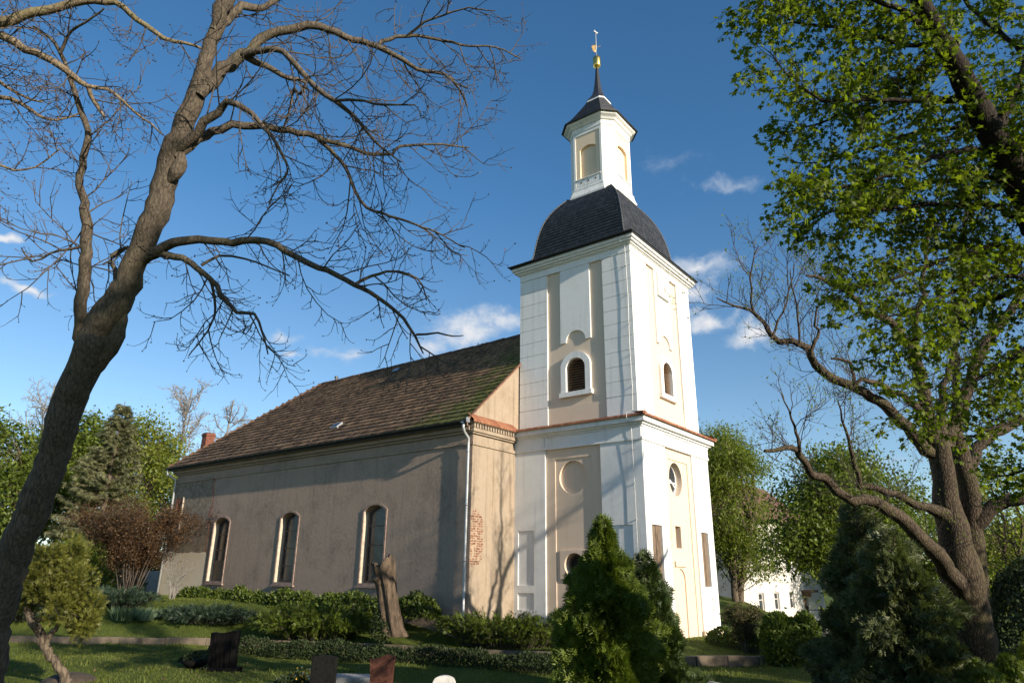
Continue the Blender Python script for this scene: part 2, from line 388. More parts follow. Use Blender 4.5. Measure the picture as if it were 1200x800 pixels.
def nobj(name, V, F, mat, parent=None, smooth=False, loc=None):
    """numpy mesh: V (n,3), F (m,k)"""
    base = root_loc(parent) if parent else (np.array(loc) if loc is not None else np.zeros(3))
    V = np.asarray(V, np.float32)-base.astype(np.float32); F = np.asarray(F, np.int32); k = F.shape[1]
    me = bpy.data.meshes.new(name)
    me.vertices.add(len(V)); me.vertices.foreach_set('co', V.ravel())
    me.loops.add(F.size); me.loops.foreach_set('vertex_index', F.ravel())
    me.polygons.add(len(F)); me.polygons.foreach_set('loop_start', np.arange(0, F.size, k, dtype=np.int32))
    me.update(calc_edges=True)
    if smooth: me.polygons.foreach_set('use_smooth', np.ones(len(F), bool))
    return link_mesh(name, me, mat, parent, None if parent else tuple(float(x) for x in base))

# 2-D wall pieces with openings
def arch(u0, u1, v0, v1, rise, n=12):
    w = (u1-u0)/2; R = (w*w+rise*rise)/(2*rise); cu = (u0+u1)/2; cv = v1-R; a = math.asin(min(1, w/R))
    if rise >= w: a = math.pi/2; cv = v1-w; R = w
    return [(u0, v0), (u1, v0)]+[(cu+R*math.sin(a-2*a*i/n), cv+R*math.cos(a-2*a*i/n)) for i in range(n+1)]
def circ(cu, cv, ru, rv=None, n=32): return [(cu+ru*math.cos(2*math.pi*i/n), cv+(rv or ru)*math.sin(2*math.pi*i/n)) for i in range(n)]
def rect(u0, u1, v0, v1): return [(u0, v0), (u1, v0), (u1, v1), (u0, v1)]
def fill2d(outer, holes):
    bm = bmesh.new(); ed = []
    for lp in [outer]+holes:
        vs = [bm.verts.new((p[0], p[1], 0)) for p in lp]
        ed += [bm.edges.new((vs[i], vs[(i+1) % len(vs)])) for i in range(len(vs))]
    bmesh.ops.triangle_fill(bm, use_beauty=True, use_dissolve=False, edges=ed, normal=(0, 0, 1))
    bm.verts.index_update(); bm.faces.ensure_lookup_table()
    V = [tuple(v.co[:2]) for v in bm.verts]; F = [tuple(v.index for v in f.verts) for f in bm.faces]; bm.free(); return V, F
def slab(mb, pl, outer, holes=(), front=0, back=-.1, hole_back=None, rim=True):
    V, F = fill2d(outer, list(holes)); mb.add([pl(u, v, front) for u, v in V], F)
    if rim:
        n = len(outer); mb.add([pl(u, v, front) for u, v in outer]+[pl(u, v, back) for u, v in outer], [(i, (i+1) % n, n+(i+1) % n, n+i) for i in range(n)])
    for h in holes:
        n = len(h); hb = back if hole_back is None else hole_back
        mb.add([pl(u, v, front) for u, v in h]+[pl(u, v, hb) for u, v in h], [(i, (i+1) % n, n+(i+1) % n, n+i) for i in range(n)])
    return mb
def ring(mb, pl, outer, inner, front, back): return slab(mb, pl, outer, [inner], front, back)
def sheet(mb, pl, outer, n): V, F = fill2d(outer, []); return mb.add([pl(u, v, n) for u, v in V], F)

# courses of tiles over a surface: P(u, s) -> point, with a normal; u across, s up the slope
def tile_course(out, A, B, C, D, nrm, lift, jit):
    """A,B lower left/right, C,D upper right/left"""
    j = [RG.uniform(0, jit) for _ in range(2)]
    b = len(out[0])
    out[0].extend([A+nrm*(lift+j[0]), B+nrm*(lift+j[1]), C+nrm*.004, D+nrm*.004, A-nrm*.01, B-nrm*.01])
    out[1].extend([(b, b+1, b+2, b+3), (b+4, b+5, b+1, b)])
# ------------------------------------------------------------------ church
WT, WX, INS, D0 = 5.53, 5.82, .19, 2.58          # tower width along y / x, upper storey inset, nave overhang beside the tower
YF, ZE, ZR = 26.8, 7.32, 12.65                    # far end of the nave, eaves and ridge heights
church = thing('church', 'village church with white square tower, slate dome, gilt ball and long tiled grey nave', 'church', (2.9, 5.5, 0))
L0 = lambda u, v, n: (-n, u, v)
R0 = lambda u, v, n: (u, -n, v)
L1 = lambda u, v, n: (INS-n, u, v)
R1 = lambda u, v, n: (u, INS-n, v)
NW = lambda u, v, n: (-D0-n, u, v)
GW = lambda u, v, n: (u, WT-n, v)

# lower storey of the tower
core = MB().box(.45, WX, .45, WT+.25, -.5, 7.3)
tower = obj('tower_wall', core, 'white_plaster', church)
bay = MB()
slab(bay, L0, rect(.1, WT+.2, -.5, 6.6), [circ(2.92, 5.42, .6), circ(2.90, 2.33, .40)], -.10, -.45)
slab(bay, R0, rect(.45, WX-.02, -.5, 6.6), [circ(2.80, 5.42, .56, .62), rect(2.50, 2.96, 2.95, 3.72), arch(2.30, 3.10, -.2, 2.25, .4)], -.10, -.45, -.22)
sheet(bay, L0, circ(2.92, 5.42, .62), -.21)
sheet(bay, R0, arch(2.28, 3.12, -.22, 2.27, .4), -.15)
obj('bay_wall', bay, 'beige_plaster', tower)
fr = MB()                                          # the shallow frames round each beige bay
slab(fr, L0, rect(1.67, 4.10, -.5, 6.5), [rect(2.10, 3.68, -.4, 6.12)], -.065, -.1)
slab(fr, R0, rect(1.82, 4.20, -.5, 6.5), [rect(2.16, 3.86, -.4, 6.12)], -.065, -.1)
slab(fr, R0, rect(2.22, 3.18, 2.32, 2.50), [], -.03, -.1)
obj('bay_frame', fr, 'beige_plaster', tower)
PLS = []
def pil(P_, out_, panels, back=None):
    m = slab(MB(), P_, out_, [rect(*r) for r in panels], 0, -.099, back)
    for r in panels:
        if back is not None or r[3] < 1.3: sheet(m, P_, rect(*r), -.045)
    obj('pilaster', m, 'white_plaster', tower)
pil(L0, rect(4.10, WT-.003, -.5, 6.5), [(4.62, 5.36, 1.62, 3.55), (4.62, 5.36, .78, 1.36)], -.05)
pil(L0, rect(0, 1.67, -.5, 6.5), [(.50, 1.33, 1.62, 3.64), (.5, 1.33, .7, 1.36)], -.05)
pil(R0, rect(.1, 1.82, -.5, 6.5), [(.42, 1.20, 1.62, 3.66), (.42, 1.20, .2, 1.2)])
pil(R0, rect(4.20, WX, -.5, 6.5), [(4.58, 5.26, 1.62, 3.60), (4.58, 5.26, .2, 1.25)])
for a in ((.42, 1.20, 1.62, 3.66), (4.58, 5.26, 1.62, 3.60)):
    n = 4; w = (a[1]-a[0])/n; bw = MB()
    for i in range(n): slab(bw, R0, rect(a[0]+i*w+.006, a[0]+(i+1)*w-.006, a[2], a[3]), [], -.06-.012*(i % 2), -.095)
    obj('weathered_board', bw, 'board_wood', church)
def round_window(pl_, cu, cv, r, rv, cross):
    w = obj('round_window', ring(MB(), pl_, circ(cu, cv, r-.004, rv-.004), circ(cu, cv, r-.07, rv-.07), -.33, -.38), 'window_wood' if not cross else 'white_plaster', church)
    b = MB()
    if cross:
        P = [pl_(cu+r*.92*math.cos(a), cv+rv*.92*math.sin(a), -.345) for a in (math.pi/2, math.pi/2+2.1, math.pi/2-2.1)]
        for i in range(3): b.bar(P[i], pl_(cu, cv, -.345), .05)
        b.bar(pl_(cu-r*.75, cv-.1, -.34), pl_(cu+r*.75, cv-.1, -.34), .05)
    else:
        for k in (-.2, 0, .2):
            b.bar(pl_(cu+k, cv-r*.85, -.345), pl_(cu+k, cv+r*.85, -.345), .022); b.bar(pl_(cu-r*.85, cv+k, -.338), pl_(cu+r*.85, cv+k, -.338), .022)
    obj('glazing_bar', b, 'white_plaster' if cross else 'iron', w)
    obj('pane', sheet(MB(), pl_, circ(cu, cv, r-.01, rv-.01), -.37), 'old_glass' if cross else 'shade_black', w)
    return w
round_window(L0, 2.90, 2.33, .40, .40, False)
round_window(R0, 2.80, 5.42, .56, .62, True)
# the deep reveal behind the right oval and slit
rv = MB()
slab(rv, R0, rect(2.0, 3.7, 4.7, 6.1), [circ(2.80, 5.42, .561, .621)], -.222, -.449)
slab(rv, R0, rect(2.3, 3.2, 2.9, 3.85), [rect(2.50, 2.96, 2.95, 3.72)], -.222, -.449)
obj('window_reveal', rv, 'beige_plaster', tower)
obj('slit_window', sheet(MB(), R0, rect(2.49, 2.97, 2.94, 3.73), -.30), 'board_wood', church)
pq = MB(); ring(pq, L0, rect(2.30, 3.50, 1.86, 2.84), circ(2.90, 2.33, .415), -.045, -.1)
obj('window_plaque', pq, 'beige_plaster', tower)
# entablature of the lower storey: architrave, frieze, corona
def band(mb, p, z0, z1, i=0.0, back=.3): return mb.box(i-p, WX-i+p, i-p, WT-i+(p if i else back), z0, z1)
cn = MB()
band(cn, .045, 6.502, 6.60); band(cn, .012, 6.598, 6.98); band(cn, .06, 6.97, 7.05); band(cn, .13, 7.04, 7.12); band(cn, .24, 7.115, 7.31)
for u0, u1 in ((4.10, WT), (0, 1.67)): cn.box(-.04, -.008, u0+.01, u1-.01, 6.597, 6.972)
for u0, u1 in ((0.05, 1.82), (4.2, WX)): cn.box(u0+.01, u1-.01, -.04, -.008, 6.597, 6.972)
obj('cornice', cn, 'white_plaster', tower)
obj('plinth', MB().box(WX-1.7, WX+.05, -.06, -.001, -.5, .12), 'beige_plaster', tower)
obj('plinth', MB().box(.05, 1.85, -.06, -.001, -.5, -.02), 'beige_plaster', tower)
# tiled weathering on the cornice
V, F = [], []
def ledge(A, B, inn, z0, z1, n):
    A, B = np.array(A, float), np.array(B, float); d = (B-A)/n; q = np.array(inn, float)
    for i in range(n):
        a, b = A+d*i, A+d*(i+1); lo = np.array([0, 0, z0]); hi = np.array([0, 0, z1])
        s = d*.03; t = len(V); jz = RG.uniform(0, .012)
        V.extend([a+lo+s+[0, 0, .035+jz], b+lo-s+[0, 0, .035+jz], b+q+hi-s, a+q+hi+s, a+lo+s-[0, 0, .045], b+lo-s-[0, 0, .045]])
        F.extend([(t, t+1, t+2, t+3), (t+4, t+5, t+1, t)])
p = .33
ledge((-p, WT+.1, 0), (-p, -p, 0), (INS+p-.0, 0, 0), 7.33, 7.47, 34); ledge((-p, -p, 0), (WX+p, -p, 0), (0, INS+p, 0), 7.33, 7.47, 36)
ledge((WX+p, -p, 0), (WX+p, WT, 0), (-INS-p, 0, 0), 7.33, 7.47, 30)
nobj('tile_ledge', V, F, 'ledge_tile', tower)
for hp_ in ([(-p, -p, 7.37), (INS, INS, 7.51)], [(WX+p, -p, 7.37), (WX-INS, INS, 7.51)]): obj('hip_tile', MB().tube(hp_, .06, 8), 'ledge_tile', tower)
obj('ledge_bed', MB().box(-p+.03, WX+p-.03, -p+.03, WT+.1, 7.305, 7.335), 'ridge_tile', tower)

# upper storey
up = MB().box(.6, WX-INS, .6, WT+.1, 7.3, 9.9).box(.6, WX-INS, .6, WT-.07, 9.89, 14.5)
upper = obj('belfry_wall', up, 'white_plaster', church)
X1, Y1 = WX-INS, WT-.07
LB, RB = (1.44, 4.08), (1.52, 4.34)
lw, rw = (2.33, 3.20), (2.50, 3.30)               # louvre openings
wz0, wz1 = 8.70, 10.02
bay2 = MB()
slab(bay2, L1, rect(INS+.08, Y1, 7.36, 13.9), [arch(lw[0], lw[1], wz0, wz1, .36)], -.08, -.40)
slab(bay2, R1, rect(INS+.40, X1-.01, 7.36, 13.9), [arch(rw[0], rw[1], wz0, wz1, .36)], -.08, -.40)
obj('bay_wall', bay2, 'beige_plaster', upper)
zc = [8.20+i*(13.86-8.20)/10 for i in range(11)]
for P_, us in ((L1, ((INS, LB[0]), (LB[1], Y1))), (R1, ((INS+.08, RB[0]), (RB[1], X1)))):
    for u0, u1 in us:
        p2 = MB()
        slab(p2, P_, rect(u0, u1, 7.36, 8.17), [], 0, -.079)
        slab(p2, P_, rect(u0+.004, u1-.004, 8.165, 13.89), [], -.022, -.078)
        for i in range(10): slab(p2, P_, rect(u0, u1, zc[i]+.012, zc[i+1]-.012), [], 0, -.03)
        obj('rusticated_pilaster', p2, 'white_plaster', upper)
for P_, (b0, b1) in ((L1, LB), (R1, RB)): obj('bay_plinth', slab(MB(), P_, rect(b0+.006, b1-.006, 7.36, 8.15), [], -.045, -.079), 'beige_plaster', upper)
def notch(c, w=.70):
    a, b = c-w, c+w; r = .45; o = [(a, 10.72), (c-r, 10.72)]
    o += [(c-r*math.cos(math.pi*i/12), 10.76+.40*math.sin(math.pi*i/12)) for i in range(13)]
    return o+[(c+r, 10.72), (b, 10.72), (b, 13.895), (a, 13.895)]
for P_, u in ((L1, 2.745), (R1, 2.93)): obj('notched_panel', slab(MB(), P_, notch(u), [], -.012, -.079), 'white_plaster', upper)
ar = MB()
for q, z0, z1 in ((.012, 13.88, 14.16), (.05, 14.155, 14.2), (.11, 14.195, 14.27), (.20, 14.265, 14.36), (.27, 14.355, 14.48)):
    ar.box(INS-q, X1+q, INS-q, Y1+q, z0, z1)
obj('cornice', ar, 'white_plaster', upper)
def louvre(P_, u0, u1):
    c = (u0+u1)/2
    fr_ = ring(MB(), P_, arch(u0-.235, u1+.235, wz0-.02, wz1+.26, .52, 20), arch(u0-.002, u1+.002, wz0-.015, wz1, .36, 20), .03, -.079)
    w = obj('louvre_window', fr_, 'white_plaster', church)
    sl = MB(); slab(sl, P_, rect(u0-.30, u1+.30, wz0-.21, wz0-.024), [], .07, -.079)
    obj('sill', sl, 'white_plaster', w)
    m = MB()
    for k in range(13):
        z = wz0+.05+k*.102
        h = u1-u0 if z < wz1-.3 else (u1-u0)*math.sqrt(max(.05, 1-((z-(wz1-.36))/.38)**2))
        a, b = np.array(P_(c-h/2+.01, z, -.20)), np.array(P_(c+h/2-.01, z, -.20)); o_ = np.array(P_(c, z-.055, -.13))-np.array(P_(c, z, -.20))
        t = np.array([0, 0, .014])
        m.add([a, b, b+o_, a+o_, a+t, b+t, b+o_+t, a+o_+t], [(0, 1, 2, 3), (4, 5, 6, 7), (0, 1, 5, 4), (1, 2, 6, 5), (2, 3, 7, 6), (3, 0, 4, 7)])
    obj('louvre', m, 'louvre_wood', w)
    f_ = MB(); f_.bar(P_(c, wz0, -.13), P_(c, wz1-.02, -.13), .07, .05); f_.bar(P_(u0+.03, wz0, -.15), P_(u0+.03, wz1-.2, -.15), .05); f_.bar(P_(u1-.03, wz0, -.15), P_(u1-.03, wz1-.2, -.15), .05)
    obj('window_frame', f_, 'louvre_wood', w)
    obj('black_backing', sheet(MB(), P_, arch(u0-.01, u1+.01, wz0, wz1+.01, .36), -.36), 'shade_black', w)  # black sheet behind the slats in place of the shade inside
    return w
louvre(L1, *lw); louvre(R1, *rw)
# clock plaque on the sunny face
clk = obj('clock_face', slab(MB(), R1, rect(2.42, 3.46, 12.78, 13.80), [], .09, -.078), 'plaque', church, bevel=.008)
ringm = ring(MB(), R1, circ(2.94, 13.29, .485), circ(2.94, 13.29, .465), .0945, .0905)
obj('chapter_ring', ringm, 'numeral', clk)
rom = ['XII', 'I', 'II', 'III', 'IIII', 'V', 'VI', 'VII', 'VIII', 'IX', 'X', 'XI']
for i, t in enumerate(rom):
    cu = bpy.data.curves.new('numeral', 'FONT'); cu.body = t; cu.size = .15; cu.align_x = 'CENTER'; cu.align_y = 'CENTER'; cu.extrude = .003
    fo = bpy.data.objects.new('text', cu); COL.objects.link(fo); me = bpy.data.meshes.new_from_object(fo.evaluated_get(bpy.context.evaluated_depsgraph_get())); bpy.data.objects.remove(fo); bpy.data.curves.remove(cu)
    me.name = 'numeral'; me.materials.clear(); o = link_mesh('numeral', me, 'numeral', clk)
    a = math.radians(90-30*i); P_ = np.array(R1(2.94+.385*math.cos(a), 13.29+.385*math.sin(a), .096))-root_loc(clk)
    o.matrix_local = Matrix.Translation(P_.tolist()) @ Matrix.Rotation(math.pi/2, 4, 'X') @ Matrix.Rotation(a-math.pi/2, 4, 'Z')
hd = MB(); hd.bar(R1(2.94, 13.29, .105), R1(3.06, 13.07, .105), .035, .008); hd.bar(R1(2.94, 13.29, .111), R1(2.90, 12.95, .111), .024, .008)
obj('clock_hand', hd, 'numeral', clk)
# lightning conductor down the shaded face close to the corner
lc = MB(); lc.tube([(INS-.32, .62, 14.55), (INS-.30, .45, 14.3), (INS-.06, .36, 14.1), (INS-.05, .33, 12), (INS-.055, .36, 10.2), (INS-.05, .33, 8.4), (INS-.06, .36, 7.6), (-.36, .36, 7.42), (-.36, .36, 7.25), (-.08, .34, 6.95), (-.05, .33, 5), (-.055, .32, 2.4), (-.05, .34, .1)], .009, 6)
for z in (13.3, 12.1, 10.9, 9.7, 8.5): lc.bar((INS, .345, z), (INS-.06, .345, z), .03)
for z in (6.2, 5, 3.8, 2.6): lc.bar((0, .33, z), (-.06, .33, z), .03)
obj('lightning_conductor', lc, 'pale_pipe', church)

# dome of slates
CX, CY = WX/2-.03, WT/2+.06
prof = [(3.05, 14.53), (2.66, 14.66), (2.38, 14.84), (2.25, 15.14), (2.185, 15.6), (2.085, 16.18), (1.925, 16.8), (1.68, 17.36), (1.38, 17.82), (1.12, 18.14)]
FXY = (1.03, .985)
def prof_at(t):
    x = t*(len(prof)-1); i = min(int(x), len(prof)-2); f = x-i
    p0, p1, p2, p3 = (np.array(prof[max(0, min(len(prof)-1, k))]) for k in (i-1, i, i+1, i+2))
    return .5*((2*p1)+(-p0+p2)*f+(2*p0-5*p1+4*p2-p3)*f*f+(-p0+3*p1-3*p2+p3)*f**3)
def dpt(face, u, t):
    w, z = prof_at(t); a, b = {0: (-1, -u), 1: (u, -1), 2: (1, u), 3: (-u, 1)}[face]
    return np.array([CX+w*FXY[0]*a, CY+w*FXY[1]*b, z])
NTS = 48
base_ = MB().loft([[dpt(0, 1, i/NTS), dpt(1, 1, i/NTS), dpt(2, 1, i/NTS), dpt(3, 1, i/NTS)] for i in range(NTS+1)])
dome = obj('dome', base_, 'slate', church)
out = ([], [])
arc = [0]; tt = np.linspace(0, 1, 200)
for i in range(1, 200): arc.append(arc[-1]+np.linalg.norm(prof_at(tt[i])-prof_at(tt[i-1])))
arc = np.array(arc); rows = int(arc[-1]/.15)
for f in range(4):
    for r in range(rows):
        t0, t1 = np.interp([r*arc[-1]/rows, min(arc[-1], (r+1.08)*arc[-1]/rows)], arc, tt)
        w = prof_at(t0)[0]*2; n = max(6, int(w/.17))
        for k in range(n+1):
            u0 = -1+2*(k-.5*(r % 2))/n; u1 = u0+2/n; u0, u1 = max(-1, u0), min(1, u1)
            if u1-u0 < .02: continue
            g = (u1-u0)*.02
            A, B, C, D = dpt(f, u0+g, t0), dpt(f, u1-g, t0), dpt(f, u1-g, t1), dpt(f, u0+g, t1)
            nn = np.cross(B-A, D-A); nn /= np.linalg.norm(nn)+1e-9
            tile_course(out, A, B, C, D, nn, .012, .006)
nobj('slate_course', np.array(out[0]), out[1], 'slate', dome)
for q in ((-1, -1), (1, -1), (-1, 1), (1, 1)):
    hp = MB().tube([(CX+prof_at(t)[0]*FXY[0]*q[0], CY+prof_at(t)[0]*FXY[1]*q[1], prof_at(t)[1]+.012) for t in np.linspace(0, 1, 30)], .03, 6)
    obj('dome_hip', hp, 'lead', dome, smooth=True)
obj('eaves_edge', MB().box(INS-.33, X1+.33, INS-.33, Y1+.33, 14.478, 14.525), 'slate', dome)

# octagonal lantern
def octo(a, c, z, k=0):
    v = [(-a, a-c), (-a, -a+c), (-a+c, -a), (a-c, -a), (a, -a+c), (a, a-c), (a-c, a), (-a+c, a)]
    return [(CX+x, CY+y, z) for x, y in v]
def ol(mb, lst): return mb.loft([octo(a, c, z) for a, c, z in lst])
lan = obj('lantern', ol(MB(), [(.98, .36, 18.2), (.98, .36, 21.4)]), 'lantern_beige', church)
obj('lantern_base', ol(MB(), [(1.31, .43, 17.96), (1.32, .435, 18.06), (1.29, .43, 18.08), (1.22, .42, 18.36), (1.23, .425, 18.38), (1.23, .425, 18.42), (1.165, .425, 18.44)]), 'white_plaster', lan)
A_, C_ = 1.17, .43; hw = A_-C_
Fm = [lambda u, v, n: (CX-A_-n, CY+u, v), lambda u, v, n: (CX+u, CY-A_-n, v), lambda u, v, n: (CX+A_+n, CY+u, v), lambda u, v, n: (CX+u, CY+A_+n, v)]
wh, be = MB(), MB()
for P_ in Fm:
    slab(wh, P_, rect(-hw, hw, 18.43, 21.45), [rect(-hw+.10, hw-.10, 18.56, 21.26)], 0, -.10, -.03)
    slab(be, P_, rect(-hw+.09, hw-.09, 18.54, 21.27), [arch(-.42, .42, 18.98, 20.64, .15)], -.028, -.16, rim=False)
    slab(wh, P_, rect(-hw+.11, hw-.11, 18.58, 18.92), [], -.012, -.03); slab(wh, P_, rect(-hw+.105, hw-.105, 18.922, 18.962), [], .03, -.03)
    sheet(be, P_, arch(-.43, .43, 18.97, 20.65, .15), -.15)
obj('arched_niche', be, 'lantern_beige', lan)
for sx, sy in ((-1, -1), (1, -1), (1, 1), (-1, 1)):
    a0 = np.array([CX+sx*A_, CY+sy*(A_-C_)]); b0 = np.array([CX+sx*(A_-C_), CY+sy*A_]); inn = np.array([-sx, -sy])*.12
    wh.add([(*a0, 18.43), (*b0, 18.43), (*b0, 21.45), (*a0, 21.45), (*(a0+inn), 18.43), (*(b0+inn), 18.43), (*(b0+inn), 21.45), (*(a0+inn), 21.45)], [(0, 1, 2, 3), (4, 5, 6, 7), (0, 3, 7, 4), (1, 2, 6, 5)])
obj('lantern_wall', wh, 'white_plaster', lan)
for P_ in Fm[:2]:
    for u in (-.38, 0, .38): obj('vent_dot', slab(MB(), P_, circ(u, 18.76, .04, n=8), [], -.004, -.014), 'shade_black', lan)  # flat black discs painted as the shade in small holes
obj('lantern_cornice', ol(MB(), [(1.19, .435, 21.42), (1.20, .44, 21.48), (1.19, .435, 21.5), (1.19, .435, 21.66), (1.24, .45, 21.68), (1.30, .47, 21.76), (1.41, .50, 21.84), (1.43, .51, 21.93)]), 'white_plaster', lan)
spp = [(1.52, 21.92), (1.50, 21.96), (1.27, 22.23), (1.07, 22.54), (.87, 22.88), (.67, 23.22), (.50, 23.52)]
sp_ = obj('spire', ol(MB(), [(a, a*.36, z) for a, z in spp]), 'slate', church)
out = ([], [])
def spt(j, u, t):
    x = t*(len(spp)-1); i = min(int(x), len(spp)-2); f = x-i
    a, z = np.array(spp[i])*(1-f)+np.array(spp[i+1])*f; o = octo(a, a*.36, z)
    return np.array(o[j])*(1-u)+np.array(o[(j+1) % 8])*u
for j in range(8):
    for r in range(18):
        t0, t1 = r/18*.96+.03, min(1, (r+1.1)/18*.96+.03); n = max(2, int(np.linalg.norm(spt(j, 0, t0)-spt(j, 1, t0))/.16))
        for k in range(n+1):
            u0 = max(0, (k-.5*(r % 2))/n); u1 = min(1, (k+1-.5*(r % 2))/n)
            if u1-u0 < .03: continue
            A, B, C, D = spt(j, u0+.005, t0), spt(j, u1-.005, t0), spt(j, u1-.005, t1), spt(j, u0+.005, t1)
            nn = np.cross(B-A, D-A); nn /= np.linalg.norm(nn)+1e-9
            tile_course(out, A, B, C, D, nn, .010, .005)
nobj('slate_course', np.array(out[0]), out[1], 'slate', sp_)
obj('spire_ring', ol(MB(), [(.48, .173, 23.50), (.51, .184, 23.52), (.50, .18, 23.61), (.47, .17, 23.63)]), 'white_plaster', sp_)
obj('spire_needle', ol(MB(), [(.515, .185, 23.625), (.48, .173, 23.68), (.36, .13, 23.86), (.25, .09, 24.08), (.175, .063, 24.38), (.13, .047, 24.75), (.09, .032, 25.25), (.065, .023, 25.75)]), 'slate', sp_)
obj('finial_ball', MB().lathe((CX, CY), [(.03, 25.62), (.075, 25.68), (.10, 25.74), (.175, 25.80), (.195, 25.88), (.198, 26.2), (.19, 26.3), (.16, 26.36), (.10, 26.38), (.02, 26.40)], 20), 'gold', church, smooth=True)
rod = obj('finial_rod', MB().tube([(CX, CY, 26.38), (CX, CY, 27.95)], .022, 8), 'pale_pipe', church, smooth=True)
obj('star', MB().bar((CX-.12, CY+.05, 27.93), (CX+.12, CY-.05, 27.93), .05).bar((CX, CY, 27.82), (CX, CY, 28.08), .05).bar((CX-.08, CY+.03, 28.02), (CX+.08, CY-.03, 27.85), .04), 'pale_pipe', rod)
vn = MB(); T = lambda u, v: (CX-.74*u*.6, CY+.67*u*.6, 27.0+(v-27.0)*.62)
va = [(.02, 26.75), (.10, 26.68), (.22, 26.72), (.34, 26.80), (.40, 26.95), (.36, 27.12), (.28, 27.05), (.24, 27.18), (.15, 27.10), (.08, 27.22), (.02, 27.2)]
vn.add([T(*q) for q in va]+[(T(*q)[0]+.012, T(*q)[1]+.014, q[1]) for q in va], [tuple(range(11)), tuple(range(21, 10, -1))]+[(i, (i+1) % 11, 11+(i+1) % 11, 11+i) for i in range(11)])
vn.tube([T(-.02, 27.0), T(-.30, 27.12), T(-.36, 27.26)], .014, 5)
obj('weather_vane', vn, 'bronze', rod)

# ------------------------------------------------------------------ nave
wins = [(9.92, 11.20, 1.62, 4.58), (15.50, 16.80, 1.58, 4.53), (21.0, 22.35, 1.56, 4.52)]
nw = slab(MB(), NW, rect(WT, YF, -.6, 7.3), [arch(a, b, c, d, .24) for a, b, c, d in wins]+[rect(26.0, 26.32, 4.3, 5.5)], 0, -.40)
nave = obj('nave_wall', nw, 'nave_render', church)
obj('far_wall', MB().box(-D0+.41, WX+D0, WT+.45, YF-.02, -.6, 7.28), 'nave_render', nave)
sgn = (ZR-ZE)/(2.91+3.0)
gz = lambda x: ZE-.05+sgn*(x+3.0) if x < 2.91 else ZE-.05+sgn*(8.82-x)
gab = slab(MB(), GW, [(-D0+.004, -.6), (8.4, -.6), (8.4, gz(8.4)), (2.91, gz(2.91)), (-D0+.004, gz(-D0))], [], .001, -.40)
obj('gable_wall', gab, 'gable_plaster', nave)
ct = MB()
ct.box(-D0-.05, -D0+.1, WT-.05, YF+.05, 6.50, 6.60); ct.box(-D0-.035, -D0+.1, WT-.035, YF+.04, 6.61, 6.66)
ct.box(-D0-.09, -D0+.1, WT+.02, YF+.09, 6.92, 7.02); ct.box(-D0-.20, -D0+.1, WT+.03, YF+.2, 7.015, 7.16); ct.box(-D0-.3, -D0+.1, WT+.03, YF+.3, 7.155, 7.26)
obj('nave_cornice', ct, 'nave_render', nave)
gc = MB()
gc.box(-D0-.05, -.02, WT-.052, WT-.002, 6.49, 6.60); gc.box(-D0-.09, -.02, WT-.09, WT-.002, 6.90, 6.97); gc.box(-D0-.14, -.10, WT-.16, WT-.002, 6.965, 7.10); gc.box(-D0-.22, -.16, WT-.24, WT-.002, 7.25, 7.31)
for i in range(16):
    x = -D0-.16+i*.155; gc.box(x, x+.085, WT-.20, WT-.002, 7.098, 7.252)
obj('gable_cornice', gc, 'gable_plaster', nave)
V, F = [], []
ledge((-D0-.32, WT-.30, 0), (-.16, WT-.30, 0), (0, .30, 0), 7.32, 7.62, 14)
nobj('gable_ledge', V, F, 'ledge_tile', nave)
for a, b, c, d in wins:
    w = obj('window', ring(MB(), NW, arch(a-.075, b+.075, c-.10, d+.075, .265, 16), arch(a+.001, b-.001, c, d, .24, 16), .035, -.03), 'surround', church)
    rvl = MB(); lp, _ = arch(a-.0, b+.0, c, d, .24, 16), None
    n = len(lp); q_ = [(max(a+.004, min(b-.004, u)), max(c+.004, min(d-.004, v))) for u, v in lp]
    rvl.add([NW(u, v, .0) for u, v in q_]+[NW(u, v, -.34) for u, v in q_], [(i, (i+1) % n, n+(i+1) % n, n+i) for i in range(n)])
    obj('window_reveal', rvl, 'reveal', w)
    fm = ring(MB(), NW, arch(a+.006, b-.006, c+.006, d-.006, .24, 16), arch(a+.09, b-.09, c+.09, d-.08, .21, 16), -.24, -.30)
    for k in range(1, 4): z = c+(d-c)*k/4.0-.05; fm.bar(NW(a+.08, z, -.265), NW(b-.08, z, -.265), .035, .04)
    fm.bar(NW((a+b)/2, c+.1, -.262), NW((a+b)/2, d-.09, -.262), .022, .03)
    obj('window_frame', fm, 'window_wood', w)
    obj('pane', sheet(MB(), NW, arch(a+.01, b-.01, c+.01, d-.01, .24), -.285), 'old_glass', w)
    obj('sill', slab(MB(), NW, rect(a-.16, b+.16, c-.17, c-.104), [], .09, 0), 'surround', w)
    if a > 20: obj('lower_board', slab(MB(), NW, rect(a+.10, b-.10, c+.09, c+.95), [], -.25, -.28), 'board_wood', w)
sw = obj('walled_window', ring(MB(), NW, rect(25.9, 26.5, 4.15, 5.7), rect(26.0, 26.32, 4.3, 5.5), .03, -.05), 'chimney_brick', church)
obj('window_reveal', slab(MB(), NW, rect(25.72, 25.80, 3.9, 5.75), [], .05, -.02), 'reveal', sw)
obj('black_backing', sheet(MB(), NW, rect(26.01, 26.31, 4.31, 5.49), -.3), 'shade_black', sw)  # black sheet painted as the shade within the slit

